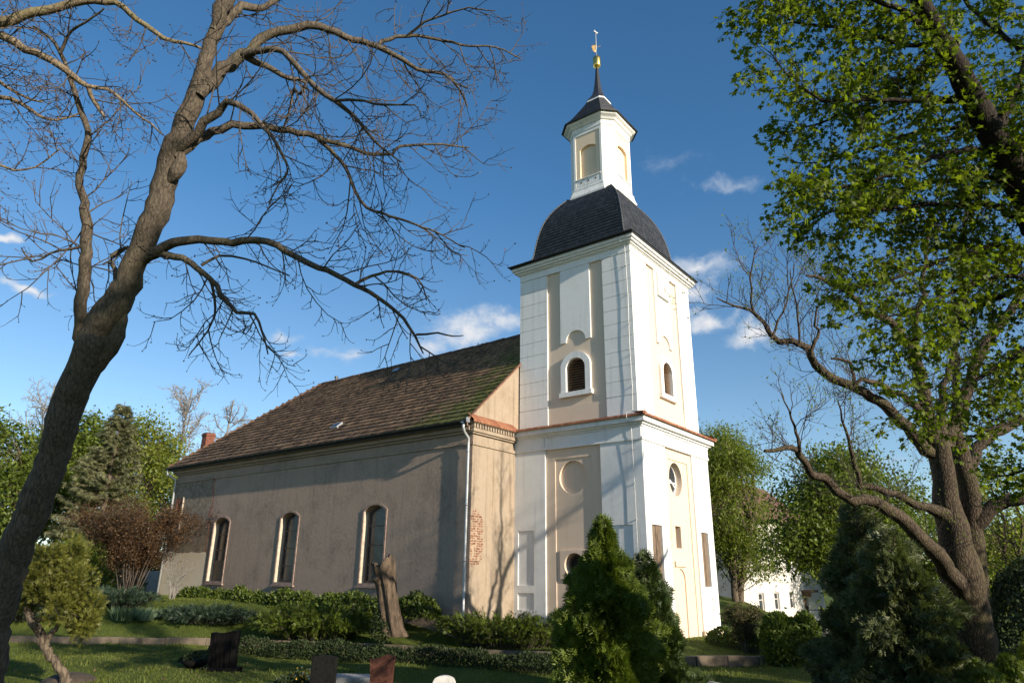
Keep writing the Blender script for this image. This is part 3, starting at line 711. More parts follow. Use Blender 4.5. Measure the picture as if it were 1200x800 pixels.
# roof: battered plain tiles, hipped at the far end
YE, YRE, YN = 27.2, 22.3, 5.46
EX0 = -3.02
def rp(y, t): return np.array([EX0+(2.91-EX0)*t, y, ZE+(ZR-ZE)*t+.10*math.sin(y*.55)*t*(1-t)*.5-.05*math.sin(math.pi*(y-5)/22)*t])
rb = MB()
e, r_ = ZE-.06, ZR-.06
rb.add([(EX0, YN+.1, e), (2.91, YN+.1, r_), (8.84, YN+.1, e), (8.84, YE, e), (EX0, YE, e), (2.91, YRE, r_)], [(0, 4, 5, 1), (1, 5, 3, 2), (4, 3, 5), (0, 1, 2), (0, 2, 3, 4)])
roof = obj('roof', rb, 'ridge_tile', church)
out = ([], []); NR = 24
sl = np.array([-(ZR-ZE), 0, 2.91-EX0]); sl /= np.linalg.norm(sl)
for r in range(NR):
    t0, t1 = r/NR, min(1.0, (r+1.12)/NR); yh = YE-(YE-YRE)*t0; n = int((yh-YN)/.185); off = .09*(r % 2)
    wob = RG.uniform(-.003, .003)
    for k in range(n+1):
        y0 = YN+k*.185-off+RG.uniform(-.008, .008); y1 = y0+.178
        y0 = max(YN, y0); y1 = min(yh+.05, y1)
        if y1-y0 < .03: continue
        tj = t0+wob+RG.uniform(-.0035, .0035)
        yt = YE-(YE-YRE)*t1+.02; tile_course(out, rp(y0, tj), rp(y1, tj), rp(min(y1, max(yt, y0+.01)), t1), rp(min(y0, yt), t1), sl, .055, .03)
nobj('roof_tile', np.array(out[0]), out[1], 'roof_tile', roof)
out = ([], [])
hs_ = np.array([0, ZR-ZE, YE-YRE]); hs_ /= np.linalg.norm(hs_)
for r in range(NR):
    t0, t1 = r/NR, min(1, (r+1.1)/NR); x0 = EX0+(2.91-EX0)*t0; x1 = 8.84-(8.84-2.91)*t0; n = int((x1-x0)/.19)
    for k in range(n):
        a, b = x0+k*.19, x0+k*.19+.18
        q = lambda x, t: np.array([x, YE-(YE-YRE)*t, ZE+(ZR-ZE)*t])
        tile_course(out, q(b, t0), q(a, t0), q(a, t1), q(b, t1), hs_, .035, .02)
nobj('hip_slope_tile', np.array(out[0]), out[1], 'roof_tile', roof)
rt = MB()
def caps(A, B, n, r):
    A, B = np.array(A, float), np.array(B, float)
    for i in range(n):
        a, b = A+(B-A)*i/n, A+(B-A)*(i+1.08)/n; j = RG.uniform(-.012, .012, 3); rt.tube([a+j, b+j], [r*1.06, r*.94], 8)
zt = lambda y: rp(y, 1.0)[2]
for i in range(17):
    ya, yb = YN+(YRE-YN)*i/17, YN+(YRE-YN)*(i+1)/17
    caps((2.91, ya, zt(ya)+.01), (2.91, yb, zt(yb)+.01), 2, .11)
caps((EX0+.05, YE-.05, ZE+.02), (2.91, YRE, ZR-.02), 24, .10)
obj('ridge_cap', rt, 'ridge_tile', roof, smooth=False)
vt = MB()
for i in range(26):
    t0, t1 = i/26, (i+1)/26; a, b = rp(YN, t0), rp(YN, t1); a[1] = b[1] = YN-.02; vt.bar(a+[0, 0, .03], b+[0, 0, .025+RG.uniform(0, .01)], .10, .05)
obj('verge_tile', vt, 'verge_tile', roof)
sg = MB()
for i in range(22):
    y = 6.2+i*.98; P_ = rp(y, .055); sg.bar(P_+[0, 0, .02], P_+[-.03, 0, .22], .03, .012)
sg.tube([rp(5.8+k*2.05, .055)+[-.02, 0, .17] for k in range(11)], .007, 5)
obj('snow_guard', sg, 'lead', roof)
for y, t in ((14.25, .18), (15.2, .90)):
    c = rp(y, t); ax = np.array([0, .32, 0]); up_ = np.array([2.91-EX0, 0, ZR-ZE]); up_ /= np.linalg.norm(up_)
    h = obj('roof_hatch', MB().obox(c+sl*.07, ax*.8, up_*.2, sl*.05), 'lead' if t > .5 else 'zinc', roof, bevel=.015)
    obj('pane', MB().obox(c+sl*.125, ax*.62, up_*.15, sl*.004), 'old_glass' if t < .5 else 'zinc', h)
obj('ridge_vent', MB().lathe((2.91, 21.0), [(.06, ZR), (.07, ZR+.16), (.12, ZR+.18), (.12, ZR+.24), (.03, ZR+.30)], 8), 'lead', roof)
ch = obj('chimney', MB().box(-1.5, -1.0, 26.45, 26.95, 7.4, 9.45).box(-1.54, -.96, 26.41, 26.99, 9.32, 9.45), 'chimney_brick', roof, bevel=.01)
obj('chimney_cap', MB().box(-1.5, -1.0, 26.45, 26.95, 9.449, 9.50), 'ridge_tile', ch)
gu = MB(); ringp = []
for y in (YN-.12, YE+.05): ringp.append([(-3.09+.085*math.cos(a), y, ZE-.02+.085*math.sin(a)) for a in np.linspace(math.pi, 2*math.pi, 9)])
gu.loft(ringp, cap=False, closed=False)
for i in range(25): y = YN+.2+i*.88; gu.tube([(-3.09+.09*math.cos(a), y, ZE-.02+.09*math.sin(a)) for a in np.linspace(math.pi, 2*math.pi, 7)], .010, 4)
gt = obj('gutter', gu, 'dark_gutter', church); gt.modifiers.new('thickness', 'SOLIDIFY').thickness = .006
obj('fascia_board', MB().box(-3.0, -2.96, YN+.05, YE, ZE-.16, ZE-.03), 'dark_gutter', roof)
dp1 = obj('downpipe', MB().tube([(-3.09, 5.56, 7.25), (-3.09, 5.56, 7.05), (-3.0, 5.58, 6.9), (-2.72, 5.62, 6.72), (-2.70, 5.63, 6.45), (-2.70, 5.64, .3), (-2.75, 5.6, .1)], .05, 12), 'pale_pipe', church, smooth=True)
obj('gutter_end', MB().obox((-3.09, 5.345, 7.30), (.09, 0, 0), (0, .012, 0), (0, 0, .09)), 'zinc', dp1)
obj('pipe_hopper', MB().obox((-3.09, 5.56, 7.26), (.07, 0, 0), (0, .07, 0), (0, 0, .05)), 'pale_pipe', dp1)
for z in (6.2, 4.3, 2.4): obj('pipe_collar', MB().tube([(-2.70, 5.64, z), (-2.70, 5.64, z+.09)], .06, 12), 'zinc', dp1, smooth=True)
obj('downpipe', MB().tube([(-3.09, YE-.2, 7.25), (-3.08, YE-.2, 7.0), (-2.74, YE-.55, 6.7), (-2.70, YE-.5, 6.4), (-2.70, YE-.5, .3)], .055, 12), 'pale_pipe', church, smooth=True)
# ------------------------------------------------------------------ ground
KERB = [(-19.0, 33), (-11.34, 19.48), (-6.55, 12.64), (-4.6, 7.6), (-2.59, 2.31), (-.83, -1.5), (1.61, -4.19), (3.0, -4.75), (4.6, -4.2), (9, -2.6), (20, 1)]
def poly_s(P, step):
    P = [np.array(p, float) for p in P]; o = []
    for i in range(len(P)-1):
        p0, p1, p2, p3 = P[max(i-1, 0)], P[i], P[i+1], P[min(i+2, len(P)-1)]
        n = max(2, int(np.linalg.norm(p2-p1)/step))
        for k in range(n):
            f = k/n; o.append(.5*((2*p1)+(-p0+p2)*f+(2*p0-5*p1+4*p2-p3)*f*f+(-p0+3*p1-3*p2+p3)*f**3))
    return o+[P[-1]]
KC = np.array(poly_s(KERB, .5))
def sm(x): x = min(1, max(0, x)); return x*x*(3-2*x)
def hash_wave(x, y): return .035*math.sin(x*.9+1.3*math.sin(y*.5))+.03*math.sin(y*1.1+x*.4)+.02*math.sin(2.3*x-1.7*y)
def lawn_z(x, y):
    z = -.45+hash_wave(x, y)*.8
    if x > 9: z -= .034*(x-9)
    return max(z, -2.6)
def ter_z(s, x, y):
    base = -.29+.88*sm((s-.7)/4.4)*sm((y-1.5)/6.0)+.22*sm(s/2.2)
    return base+hash_wave(x, y)*.5*sm(s/1.2)
xs = np.unique(np.concatenate([np.linspace(-400, -40, 10), np.linspace(-40, 50, 150), np.linspace(50, 900, 16)]))
ys = np.unique(np.concatenate([np.linspace(-500, -40, 10), np.linspace(-40, 50, 150), np.linspace(50, 900, 16)]))
V = np.array([(x, y, lawn_z(x, y)) for y in ys for x in xs]); nx = len(xs)
F = [(j*nx+i, j*nx+i+1, (j+1)*nx+i+1, (j+1)*nx+i) for j in range(len(ys)-1) for i in range(nx-1)]
tag(nobj('lawn', V, F, 'lawn', None, True), None, None, kind='structure')
sd_ = np.array([.6, .8]); ss = [.0, .25, .6, 1.0, 1.5, 2.0, 2.6, 3.2, 3.8, 4.5, 5.2, 6, 8, 11, 16, 24, 34]
V, F = [], []
for k in KC:
    for s_ in ss: q = k+sd_*s_; V.append((q[0], q[1], ter_z(s_, q[0], q[1])))
m_ = len(ss)
for i in range(len(KC)-1):
    for j in range(m_-1): F.append((i*m_+j, (i+1)*m_+j, (i+1)*m_+j+1, i*m_+j+1))
tag(nobj('terrace', V, F, 'lawn', None, True), None, None, kind='structure')
def terr(x, y):
    """terrace or lawn height below a point"""
    best = None
    q = np.array([x, y])-KC; s_ = q@sd_; off = np.abs(q[:, 0]*sd_[1]-q[:, 1]*sd_[0]); i = int(np.argmin(off))
    return ter_z(s_[i], x, y) if s_[i] > 0 else lawn_z(x, y)
def on_terrace(x, y):
    q = np.array([x, y])-KC; off = np.abs(q[:, 0]*sd_[1]-q[:, 1]*sd_[0]); i = int(np.argmin(off)); return q[i]@sd_ > -.05
# path between the terrace and the right-hand trees
PC = poly_s([(3.2, -6.2), (6.2, -4.6), (12, -2.9), (24, .2), (44, 5)], .6); V, F = [], []
for i, q in enumerate(PC):
    t = PC[min(i+1, len(PC)-1)]-PC[max(i-1, 0)]; t = np.array([-t[1], t[0]])/np.linalg.norm(t)
    for w in (-.9, -.45, 0, .45, .9):
        r = q+t*w*(1+.12*math.sin(i*.7+w)); V.append((r[0], r[1], lawn_z(r[0], r[1])+.02))
for i in range(len(PC)-1):
    for j in range(4): F.append((i*5+j, (i+1)*5+j, (i+1)*5+j+1, i*5+j+1))
tag(nobj('path', V, F, 'path_gravel', None, True), None, None, kind='structure')

# kerbs that hold the terrace
def along(C, s0, s1):
    d = np.concatenate([[0], np.cumsum(np.linalg.norm(np.diff(C, axis=0), axis=1))])
    f = lambda s: np.array([np.interp(s, d, C[:, 0]), np.interp(s, d, C[:, 1])]); return f, d[-1]
fK, LK = along(KC, 0, 0)
dK = np.concatenate([[0], np.cumsum(np.linalg.norm(np.diff(KC, axis=0), axis=1))])
def s_of(x, y): return dK[int(np.argmin(np.linalg.norm(KC-np.array([x, y]), axis=1)))]
def kerb(name, label, s0, s1, mod, th, top, mat, gap=.012, jit=.01):
    mb = MB(); s_ = s0
    while s_ < s1:
        L = mod*rnd.uniform(.85, 1.15); a, b = fK(s_+gap), fK(s_+L-gap); h = top+rnd.uniform(-jit, jit)*2; d = (b-a)/np.linalg.norm(b-a); n = np.array([d[1], -d[0]])*rnd.uniform(-jit, jit)
        c = (a+b)/2+n; z0 = -.75
        mb.obox((*c, (h+z0)/2), (*(d*np.linalg.norm(b-a)/2), rnd.uniform(-jit, jit)), (-d[1]*th/2, d[0]*th/2, 0), (0, 0, (h-z0)/2)); s_ += L
    m0 = fK((s0+s1)/2)
    return tag(obj(name, mb, mat, None, bevel=.015, loc=(m0[0], m0[1], -.45)), label, 'kerb')
kerb('stone_kerb', 'long low kerb of pale sandstone slabs holding the terrace lawn beside the nave', 2, s_of(-2.0, .9), 1.5, .16, -.23, 'kerb_stone')
kerb('stone_kerb', 'low brown stone kerb below the little lawn at the tower foot', s_of(-2.0, .9)+.01, s_of(1.0, -3.7), .95, .17, -.21, 'palisade_stone', .008, .012)
kerb('stone_kerb', 'short curved row of upright brown stones under the round bright bush', s_of(1.0, -3.7)+.01, s_of(5.2, -4.0), .34, .17, -.10, 'palisade_stone', .012, .016)

# ------------------------------------------------------------------ foliage tools
def unit(v): return v/(np.linalg.norm(v, axis=-1, keepdims=True)+1e-9)
def rdir(n): return unit(RG.normal(size=(n, 3)))
TPL = {
 'diamond': ([(0, 0, 0), (.45, .30, .05), (1, 0, -.06), (.45, -.30, .05)], [(0, 1, 2), (0, 2, 3)]),
 'slim': ([(0, 0, 0), (.45, .15, .03), (1, 0, -.05), (.45, -.15, .03)], [(0, 1, 2), (0, 2, 3)]),
 'blade': ([(0, .04, 0), (0, -.04, 0), (.6, .03, .06), (1, 0, .25)], [(0, 1, 2), (1, 3, 2)]),
 'spray': ([(0, .045, 0), (0, -.045, 0), (1, 0, -.08), (.12, 0, .02), (.62, .44, .0), (.46, .06, 0), (.62, -.44, 0), (.46, -.06, 0), (.42, 0, .02), (.90, .28, -.04), (.72, .05, 0), (.90, -.28, -.04), (.72, -.05, 0)],
           [(0, 1, 2), (3, 5, 4), (3, 6, 7), (8, 10, 9), (8, 11, 12)]),
 'maple': ([(.28, 0, .03), (0, 0, 0), (.02, .30, -.02), (-.02, .52, -.07), (.24, .34, 0), (.50, .62, -.06), (.52, .26, .02), (1.0, 0, -.10), (.52, -.26, .02), (.50, -.62, -.06), (.24, -.34, 0), (-.02, -.52, -.07), (.02, -.30, -.02)],
           [(0, i, i+1) for i in range(1, 12)]+[(0, 12, 1)]),
}
def leaves(name, P, T, Nn, L, shape, mat, parent, wscale=1.0, loc=None):
    v, f = TPL[shape]; v = np.array(v, float); f = np.array(f); n = len(P)
    if n == 0: return None
    T = unit(T); Sd = unit(np.cross(T, Nn)); Nn = np.cross(Sd, T); L = np.broadcast_to(L, (n,))
    V = P[:, None]+L[:, None, None]*(v[None, :, 0:1]*T[:, None]+wscale*v[None, :, 1:2]*Sd[:, None]+v[None, :, 2:3]*Nn[:, None])
    F = (np.arange(n)*len(v))[:, None, None]+f[None]
    return nobj(name, V.reshape(-1, 3), F.reshape(-1, 3), mat, parent, False, loc)
class Tubes:
    def __init__(s): s.V = []; s.F = []; s.n = 0
    def add(s, pts, r0, r1=None, sides=4):
        pts = np.asarray(pts, float); m = len(pts)
        r = np.asarray(r0, float) if hasattr(r0, '__len__') else np.linspace(r0, r1, m)
        t = unit(np.gradient(pts, axis=0)); g = pts[-1]-pts[0]
        ref = np.array([1., 0, 0]) if abs(g[2]) > .75*np.linalg.norm(g) else np.array([0, 0, 1.])
        a = unit(np.cross(t, ref)); c = np.cross(t, a); q = np.linspace(0, 2*math.pi, sides, endpoint=False)
        ring_ = pts[:, None]+r[:, None, None]*(np.cos(q)[None, :, None]*a[:, None]+np.sin(q)[None, :, None]*c[:, None])
        i = np.arange(m-1)[:, None]*sides; j = np.arange(sides)[None]; k = (j+1) % sides
        s.V.append(ring_.reshape(-1, 3)); s.F.append((s.n+np.stack([i+j, i+k, i+sides+k, i+sides+j], -1)).reshape(-1, 4)); s.n += m*sides
    def build(s, name, mat, parent, smooth=True, loc=None): return nobj(name, np.concatenate(s.V), np.concatenate(s.F), mat, parent, smooth, loc) if s.V else None
def smooth_line(P, step):
    P = np.asarray(P, float); o = []
    for i in range(len(P)-1):
        p0, p1, p2, p3 = P[max(i-1, 0)], P[i], P[i+1], P[min(i+2, len(P)-1)]
        n = max(2, int(np.linalg.norm((p2-p1)[:3])/step))
        for k in range(n):
            f = k/n; o.append(.5*((2*p1)+(-p0+p2)*f+(2*p0-5*p1+4*p2-p3)*f*f+(-p0+3*p1-3*p2+p3)*f**3))
    o.append(P[-1]); return np.array(o)
def trace(lst, D0, D1=None, step=.12, wob=.012):
    """limb traced in the photo, standing D metres away -> points and radii in metres"""
    D1 = D0 if D1 is None else D1; n = len(lst); P = []
    for i, (x, y, r) in enumerate(lst):
        D = D0+(D1-D0)*i/(n-1); P.append((*at(x, y, D), r*D/FPX))
    P = smooth_line(np.array(P), step); w = RG.normal(size=(len(P), 3))*wob; w[0] = w[-1] = 0
    P[:, :3] += w*np.minimum(1, P[:, 3:4]*14+.2); P[:, 3] = np.maximum(P[:, 3], .004); return P[:, :3], P[:, 3]
def curvy(p, d, L, n, sag, turn, kink=.25):
    """twig: leaves along d, sags, then turns up at its end"""
    pts = [p]; d = d/np.linalg.norm(d)
    for i in range(n):
        f = (i+1)/n; d = d+RG.normal(size=3)*kink*.5+np.array([0, 0, -sag*(1-f)+turn*f*f]); d = d/np.linalg.norm(d); pts.append(pts[-1]+d*L/n)
    return np.array(pts)
def sprouts(tb, pts, rad, spacing, L, sag, turn, r0, levels, tips, start=.12, spread=.9, sides=4, side_bias=None, taper=.4, nodes=None, sub=.62):
    seg = np.linalg.norm(np.diff(pts, axis=0), axis=1); tot = seg.sum(); cum = np.concatenate([[0], np.cumsum(seg)]); s_ = tot*start
    while s_ < tot:
        i = min(int(np.searchsorted(cum, s_))-1, len(pts)-2); i = max(i, 0); f = (s_-cum[i])/(seg[i]+1e-9)
        p = pts[i]*(1-f)+pts[i+1]*f; t = unit(pts[i+1]-pts[i]); d = rdir(1)[0]; d = d-t*(d@t); d = unit(d)*spread+t*RG.uniform(.25, .9)
        if side_bias is not None: d = d+side_bias
        ll = L*RG.uniform(.45, 1.25)*(1-.35*s_/tot); n = 5 if levels > 0 else 4
        tw = curvy(p, d, ll, n, sag, turn); ra = min(r0, rad[i]*.8 if hasattr(rad, '__len__') else r0)
        tb.add(tw, ra, ra*taper, sides); tips.append((tw[-1], unit(tw[-1]-tw[-2])))
        if nodes is not None: nodes.append(tw)
        if levels > 0: sprouts(tb, tw, np.full(len(tw), ra), spacing*sub, L*.5, sag, turn, ra*.68, levels-1, tips, .25, spread, max(3, sides-1), side_bias, taper, nodes, sub)
        s_ += spacing*RG.uniform(.6, 1.4)
def blob(n, c, r, shell=.55):
    """points in an ellipsoid, thicker towards its skin"""
    d = rdir(n); q = RG.uniform(shell**3, 1, n)**(1/3); return np.array(c)+d*q[:, None]*np.array(r), d

# ------------------------------------------------------------------ trees traced in the photo
def bare_left():
    D = 7.0
    t = thing('bare_tree', 'big leaning leafless tree with dark forked trunk and drooping budded branches in the foreground', 'tree', (*at(-150, 1000, D)[:2], -.5))
    tr = Tubes(); base = at(-150, 1000, D); base[2] = -.6
    tk = [(-95, 960, 24), (-45, 880, 21), (-17, 800, 19), (-8, 745, 18), (6, 690, 17.5), (22, 635, 17.5), (46, 580, 17.6), (64, 525, 17), (74, 492, 17.6), (84, 465, 18), (104, 415, 18.4), (126, 370, 17.4), (146, 338, 15), (162, 300, 13.2), (186, 240, 14), (203, 180, 12.6), (227, 120, 10.6), (244, 62, 8), (256, 24, 8), (268, -10, 9), (285, -60, 7), (300, -120, 5)]
    P, r = trace(tk, D, 6.8, .08); r = r*(1+.015*np.sin(np.arange(len(r))*.5)+RG.normal(size=len(r))*.008); P = np.concatenate([[base], P]); r = np.concatenate([[r[0]*1.35], r]); tr.add(P, r, sides=18)
    limbs = []
    def limb(l, D0, D1, sides=8): P, r = trace(l, D0, D1, .08); tr.add(P, r, sides=sides); limbs.append((P, r))
    limb([(106, 436, 7), (95, 405, 7), (92, 380, 7), (97, 340, 7), (101, 285, 6.5), (101, 256, 6), (95, 225, 4.6), (97, 186, 4), (104, 162, 3.8), (96, 132, 3.4), (87, 105, 3), (79, 81, 2.6), (70, 60, 2.2), (60, 45, 1.8), (39, 31, 1.2)], 6.9, 6.5)
    limb([(70, 62, 2), (84, 36, 1.6), (100, 26, 1.4), (122, 10, 1)], 6.5, 6.3, 5)
    limb([(101, 256, 3), (100, 285, 2), (60, 296, 1.4), (38, 306, 1.2), (25, 290, .8)], 6.8, 6.6, 5)
    limb([(140, 335, 4), (134, 318, 3), (131, 300, 2.4), (150, 290, 1.5), (120, 310, 1)], 6.9, 7.2, 5)
    limb([(234, 112, 6), (248, 96, 8), (268, 76, 7.4), (291, 60, 6.2), (318, 39, 5.2), (361, 31, 4.8), (382, 34, 4.2), (406, 43, 3.8), (442, 55, 3.4), (466, 67, 2.9), (490, 81, 2.3), (520, 87, 1.8), (535, 100, 1.3), (548, 126, .9)], 6.8, 7.6)
    limb([(442, 55, 2.6), (457, 45, 2.3), (487, 42, 2), (520, 48, 1.7), (550, 54, 1.3), (580, 55, 1), (610, 69, .7)], 7.3, 7.7, 6)
    limb([(478, 41, 1.8), (496, 27, 1.5), (520, 18, 1.2), (550, 10, .9), (580, 13, .6)], 7.4, 7.2, 5)
    limb([(285, 64, 5), (300, 62, 4), (325, 58, 3.6), (346, 75, 3.6), (367, 99, 3.4), (391, 118, 2.9), (415, 136, 2.3), (430, 154, 1.9), (446, 172, 1.4), (470, 190, .9)], 6.8, 6.2, 7)
    limb([(391, 118, 2), (418, 117, 1.7), (448, 123, 1.4), (486, 123, .9)], 6.4, 6.1, 5)
    limb([(288, 66, 4.4), (313, 78, 3.4), (340, 92, 2.6), (358, 96, 2), (352, 110, 1.8), (345, 104, 1.4), (340, 125, 1)], 6.8, 7.1, 6)
    limb([(209, 176, 5), (222, 164, 6), (240, 145, 5.4), (255, 132, 4.8), (267, 121, 4.2), (288, 127, 3.4), (303, 141, 2.8), (318, 160, 2.2), (331, 180, 1.8), (337, 201, 1.4), (326, 216, 1), (315, 240, .8)], 6.8, 6.4, 7)
    limb([(206, 184, 5), (224, 170, 6), (249, 154, 5), (285, 147, 4.6), (318, 150, 4.2), (361, 157, 3.6), (385, 165, 3), (409, 171, 2.6), (427, 180, 2.3), (460, 181, 1.9), (469, 172, 1.7), (508, 169, 1.3), (550, 173, .8)], 6.8, 7.5, 7)
    limb([(373, 163, 2.6), (394, 183, 2.4), (409, 204, 2.2), (416, 225, 2.1), (430, 243, 1.9), (457, 253, 1.6), (487, 263, 1.3), (513, 273, 1), (545, 290, .7)], 7.2, 6.6, 6)
    limb([(160, 312, 5), (176, 300, 6.4), (188, 292, 6), (204, 284, 5.6), (234, 281, 5), (273, 284, 4.6), (303, 280, 4.3), (325, 288, 4), (347, 302, 3.7), (367, 310, 3.6), (393, 320, 3.2), (417, 334, 3), (433, 342, 2.6), (463, 363, 2.1), (480, 383, 1.8), (490, 402, 1.3), (496, 414, .8)], 6.9, 6.2)
    limb([(417, 333, 2.2), (435, 324, 2), (453, 318, 1.7), (480, 321, 1.3), (495, 334, 1), (500, 352, .7)], 6.5, 6.8, 5)
    limb([(488, 392, 1.6), (513, 390, 1.2), (530, 394, .9), (543, 393, .6)], 6.3, 6, 5)
    limb([(160, 310, 5), (180, 298, 5), (197, 298, 4.4), (223, 308, 3.8), (247, 327, 3.2), (263, 350, 2.7), (277, 365, 2.3), (297, 367, 1.8), (307, 390, 1.3), (314, 415, .8)], 6.9, 6.5, 7)
    limb([(247, 327, 2), (252, 360, 1.5), (243, 387, 1.1), (221, 417, .7)], 6.7, 6.9, 5)
    limb([(236, 311, 2), (257, 300, 1.6), (287, 303, 1.3), (313, 312, 1), (340, 323, .7)], 6.7, 7, 5)
    limb([(108, 440, 5), (121, 418, 9), (133, 399, 10), (141, 384, 8.4), (146, 364, 3)], 6.9, 6.9, 8)
    limb([(196, 214, 3), (205, 204, 7.5), (209, 196, 8.5), (211, 189, 7), (212, 178, 3)], 6.8, 6.8, 8)
    limb([(250, 36, 5), (266, 22, 5.6), (285, 8, 5), (306, 10, 3.6), (330, -4, 2.6), (360, -14, 1.6)], 6.8, 7.4, 6)
    limb([(275, -30, 6), (330, -70, 4), (400, -80, 3), (470, -60, 2), (520, -20, 1)], 6.8, 7.6, 6)
    limb([(300, -120, 5), (360, -200, 3), (430, -260, 1)], 6.7, 7, 5)
    limb([(285, -60, 5), (220, -110, 3.5), (150, -150, 2), (90, -150, 1)], 6.8, 6.4, 5)
    tr.build('trunk', 'bark_grey', t)
    tw = Tubes(); tips = []
    for P, r in limbs[:-3]:
        if len(P) < 10: continue
        thick = r.max()*799/7
        sprouts(tw, P, r, .155, .86 if thick > 2.5 else .66, .19, .33, .0080, 2, tips, .2 if thick > 3 else .05, .6, 4, None, .45, None, .86)
    tw.build('twigs', 'twig_grey', t)
    q = np.array([a for a, b in tips]); d = np.array([b for a, b in tips]); q = np.repeat(q, 2, 0); d = np.repeat(d, 2, 0)+RG.normal(size=(len(q), 3))*.5
    leaves('buds', q, d, rdir(len(q)), RG.uniform(.010, .024, len(q)), 'diamond', 'bud', t, 1.2)
bare_left()
def bare_edge():
    D = 6.2; b = at(-420, 900, D)
    t = thing('bare_tree', 'leafless tree whose thin curved branches reach in from the upper left corner', 'tree', (b[0], b[1], -.5))
    tr = Tubes(); P, r = trace([(-420, 900, 46), (-400, 600, 40), (-370, 350, 34), (-330, 180, 27), (-300, 40, 20), (-290, -120, 12)], D, D); P[0][2] = -.6; tr.add(P, r, sides=14)
    limbs = []
    for l in ([(-325, 170, 20), (-180, 70, 12), (-60, 36, 7.5), (0, 27, 6.2), (39, 15, 5.4), (72, 7, 4.8), (99, 2, 4.2), (135, 4, 3.6), (162, 24, 3.2), (192, 45, 2.6), (215, 50, 2), (236, 57, 1.5)],
              [(-335, 200, 18), (-160, 80, 9), (-50, 40, 6), (0, 43, 5), (30, 58, 4.6), (60, 70, 4.2), (87, 90, 3.6), (103, 102, 3), (111, 120, 2.4), (123, 138, 1.6)],
              [(100, 100, 2.4), (118, 103, 2.2), (134, 109, 2), (159, 133, 1.5), (176, 145, 1.2), (192, 159, .8)],
              [(-345, 260, 16), (-150, 130, 6), (-40, 106, 3.4), (0, 113, 2.8), (24, 121, 2.3), (45, 135, 1.9), (66, 141, 1.4), (95, 132, .8)],
              [(-345, 250, 14), (-180, 190, 6), (-60, 180, 2.6), (-10, 190, 1.8), (30, 200, 1.2), (70, 175, .8)],
              [(-60, 36, 4), (-20, 80, 2.5), (20, 110, 1.7), (50, 120, 1)]):
        P, r = trace(l, D, D+.4, .08); tr.add(P, r, sides=7); limbs.append((P, r))
    tr.build('trunk', 'bark_limb', t)
    tw = Tubes(); tips = []
    for P, r in limbs: sprouts(tw, P, r, .14, .6, .13, .28, .0066, 2, tips, .42 if r.max() > .06 else .1, .9, 4)
    tw.build('twigs', 'twig_grey', t)
    q = np.array([a for a, b in tips]); d = np.array([b for a, b in tips]); q = np.repeat(q, 2, 0); d = np.repeat(d, 2, 0)+RG.normal(size=(len(q), 3))*.5
    leaves('buds', q, d, rdir(len(q)), RG.uniform(.010, .024, len(q)), 'diamond', 'bud', t, 1.2)
bare_edge()

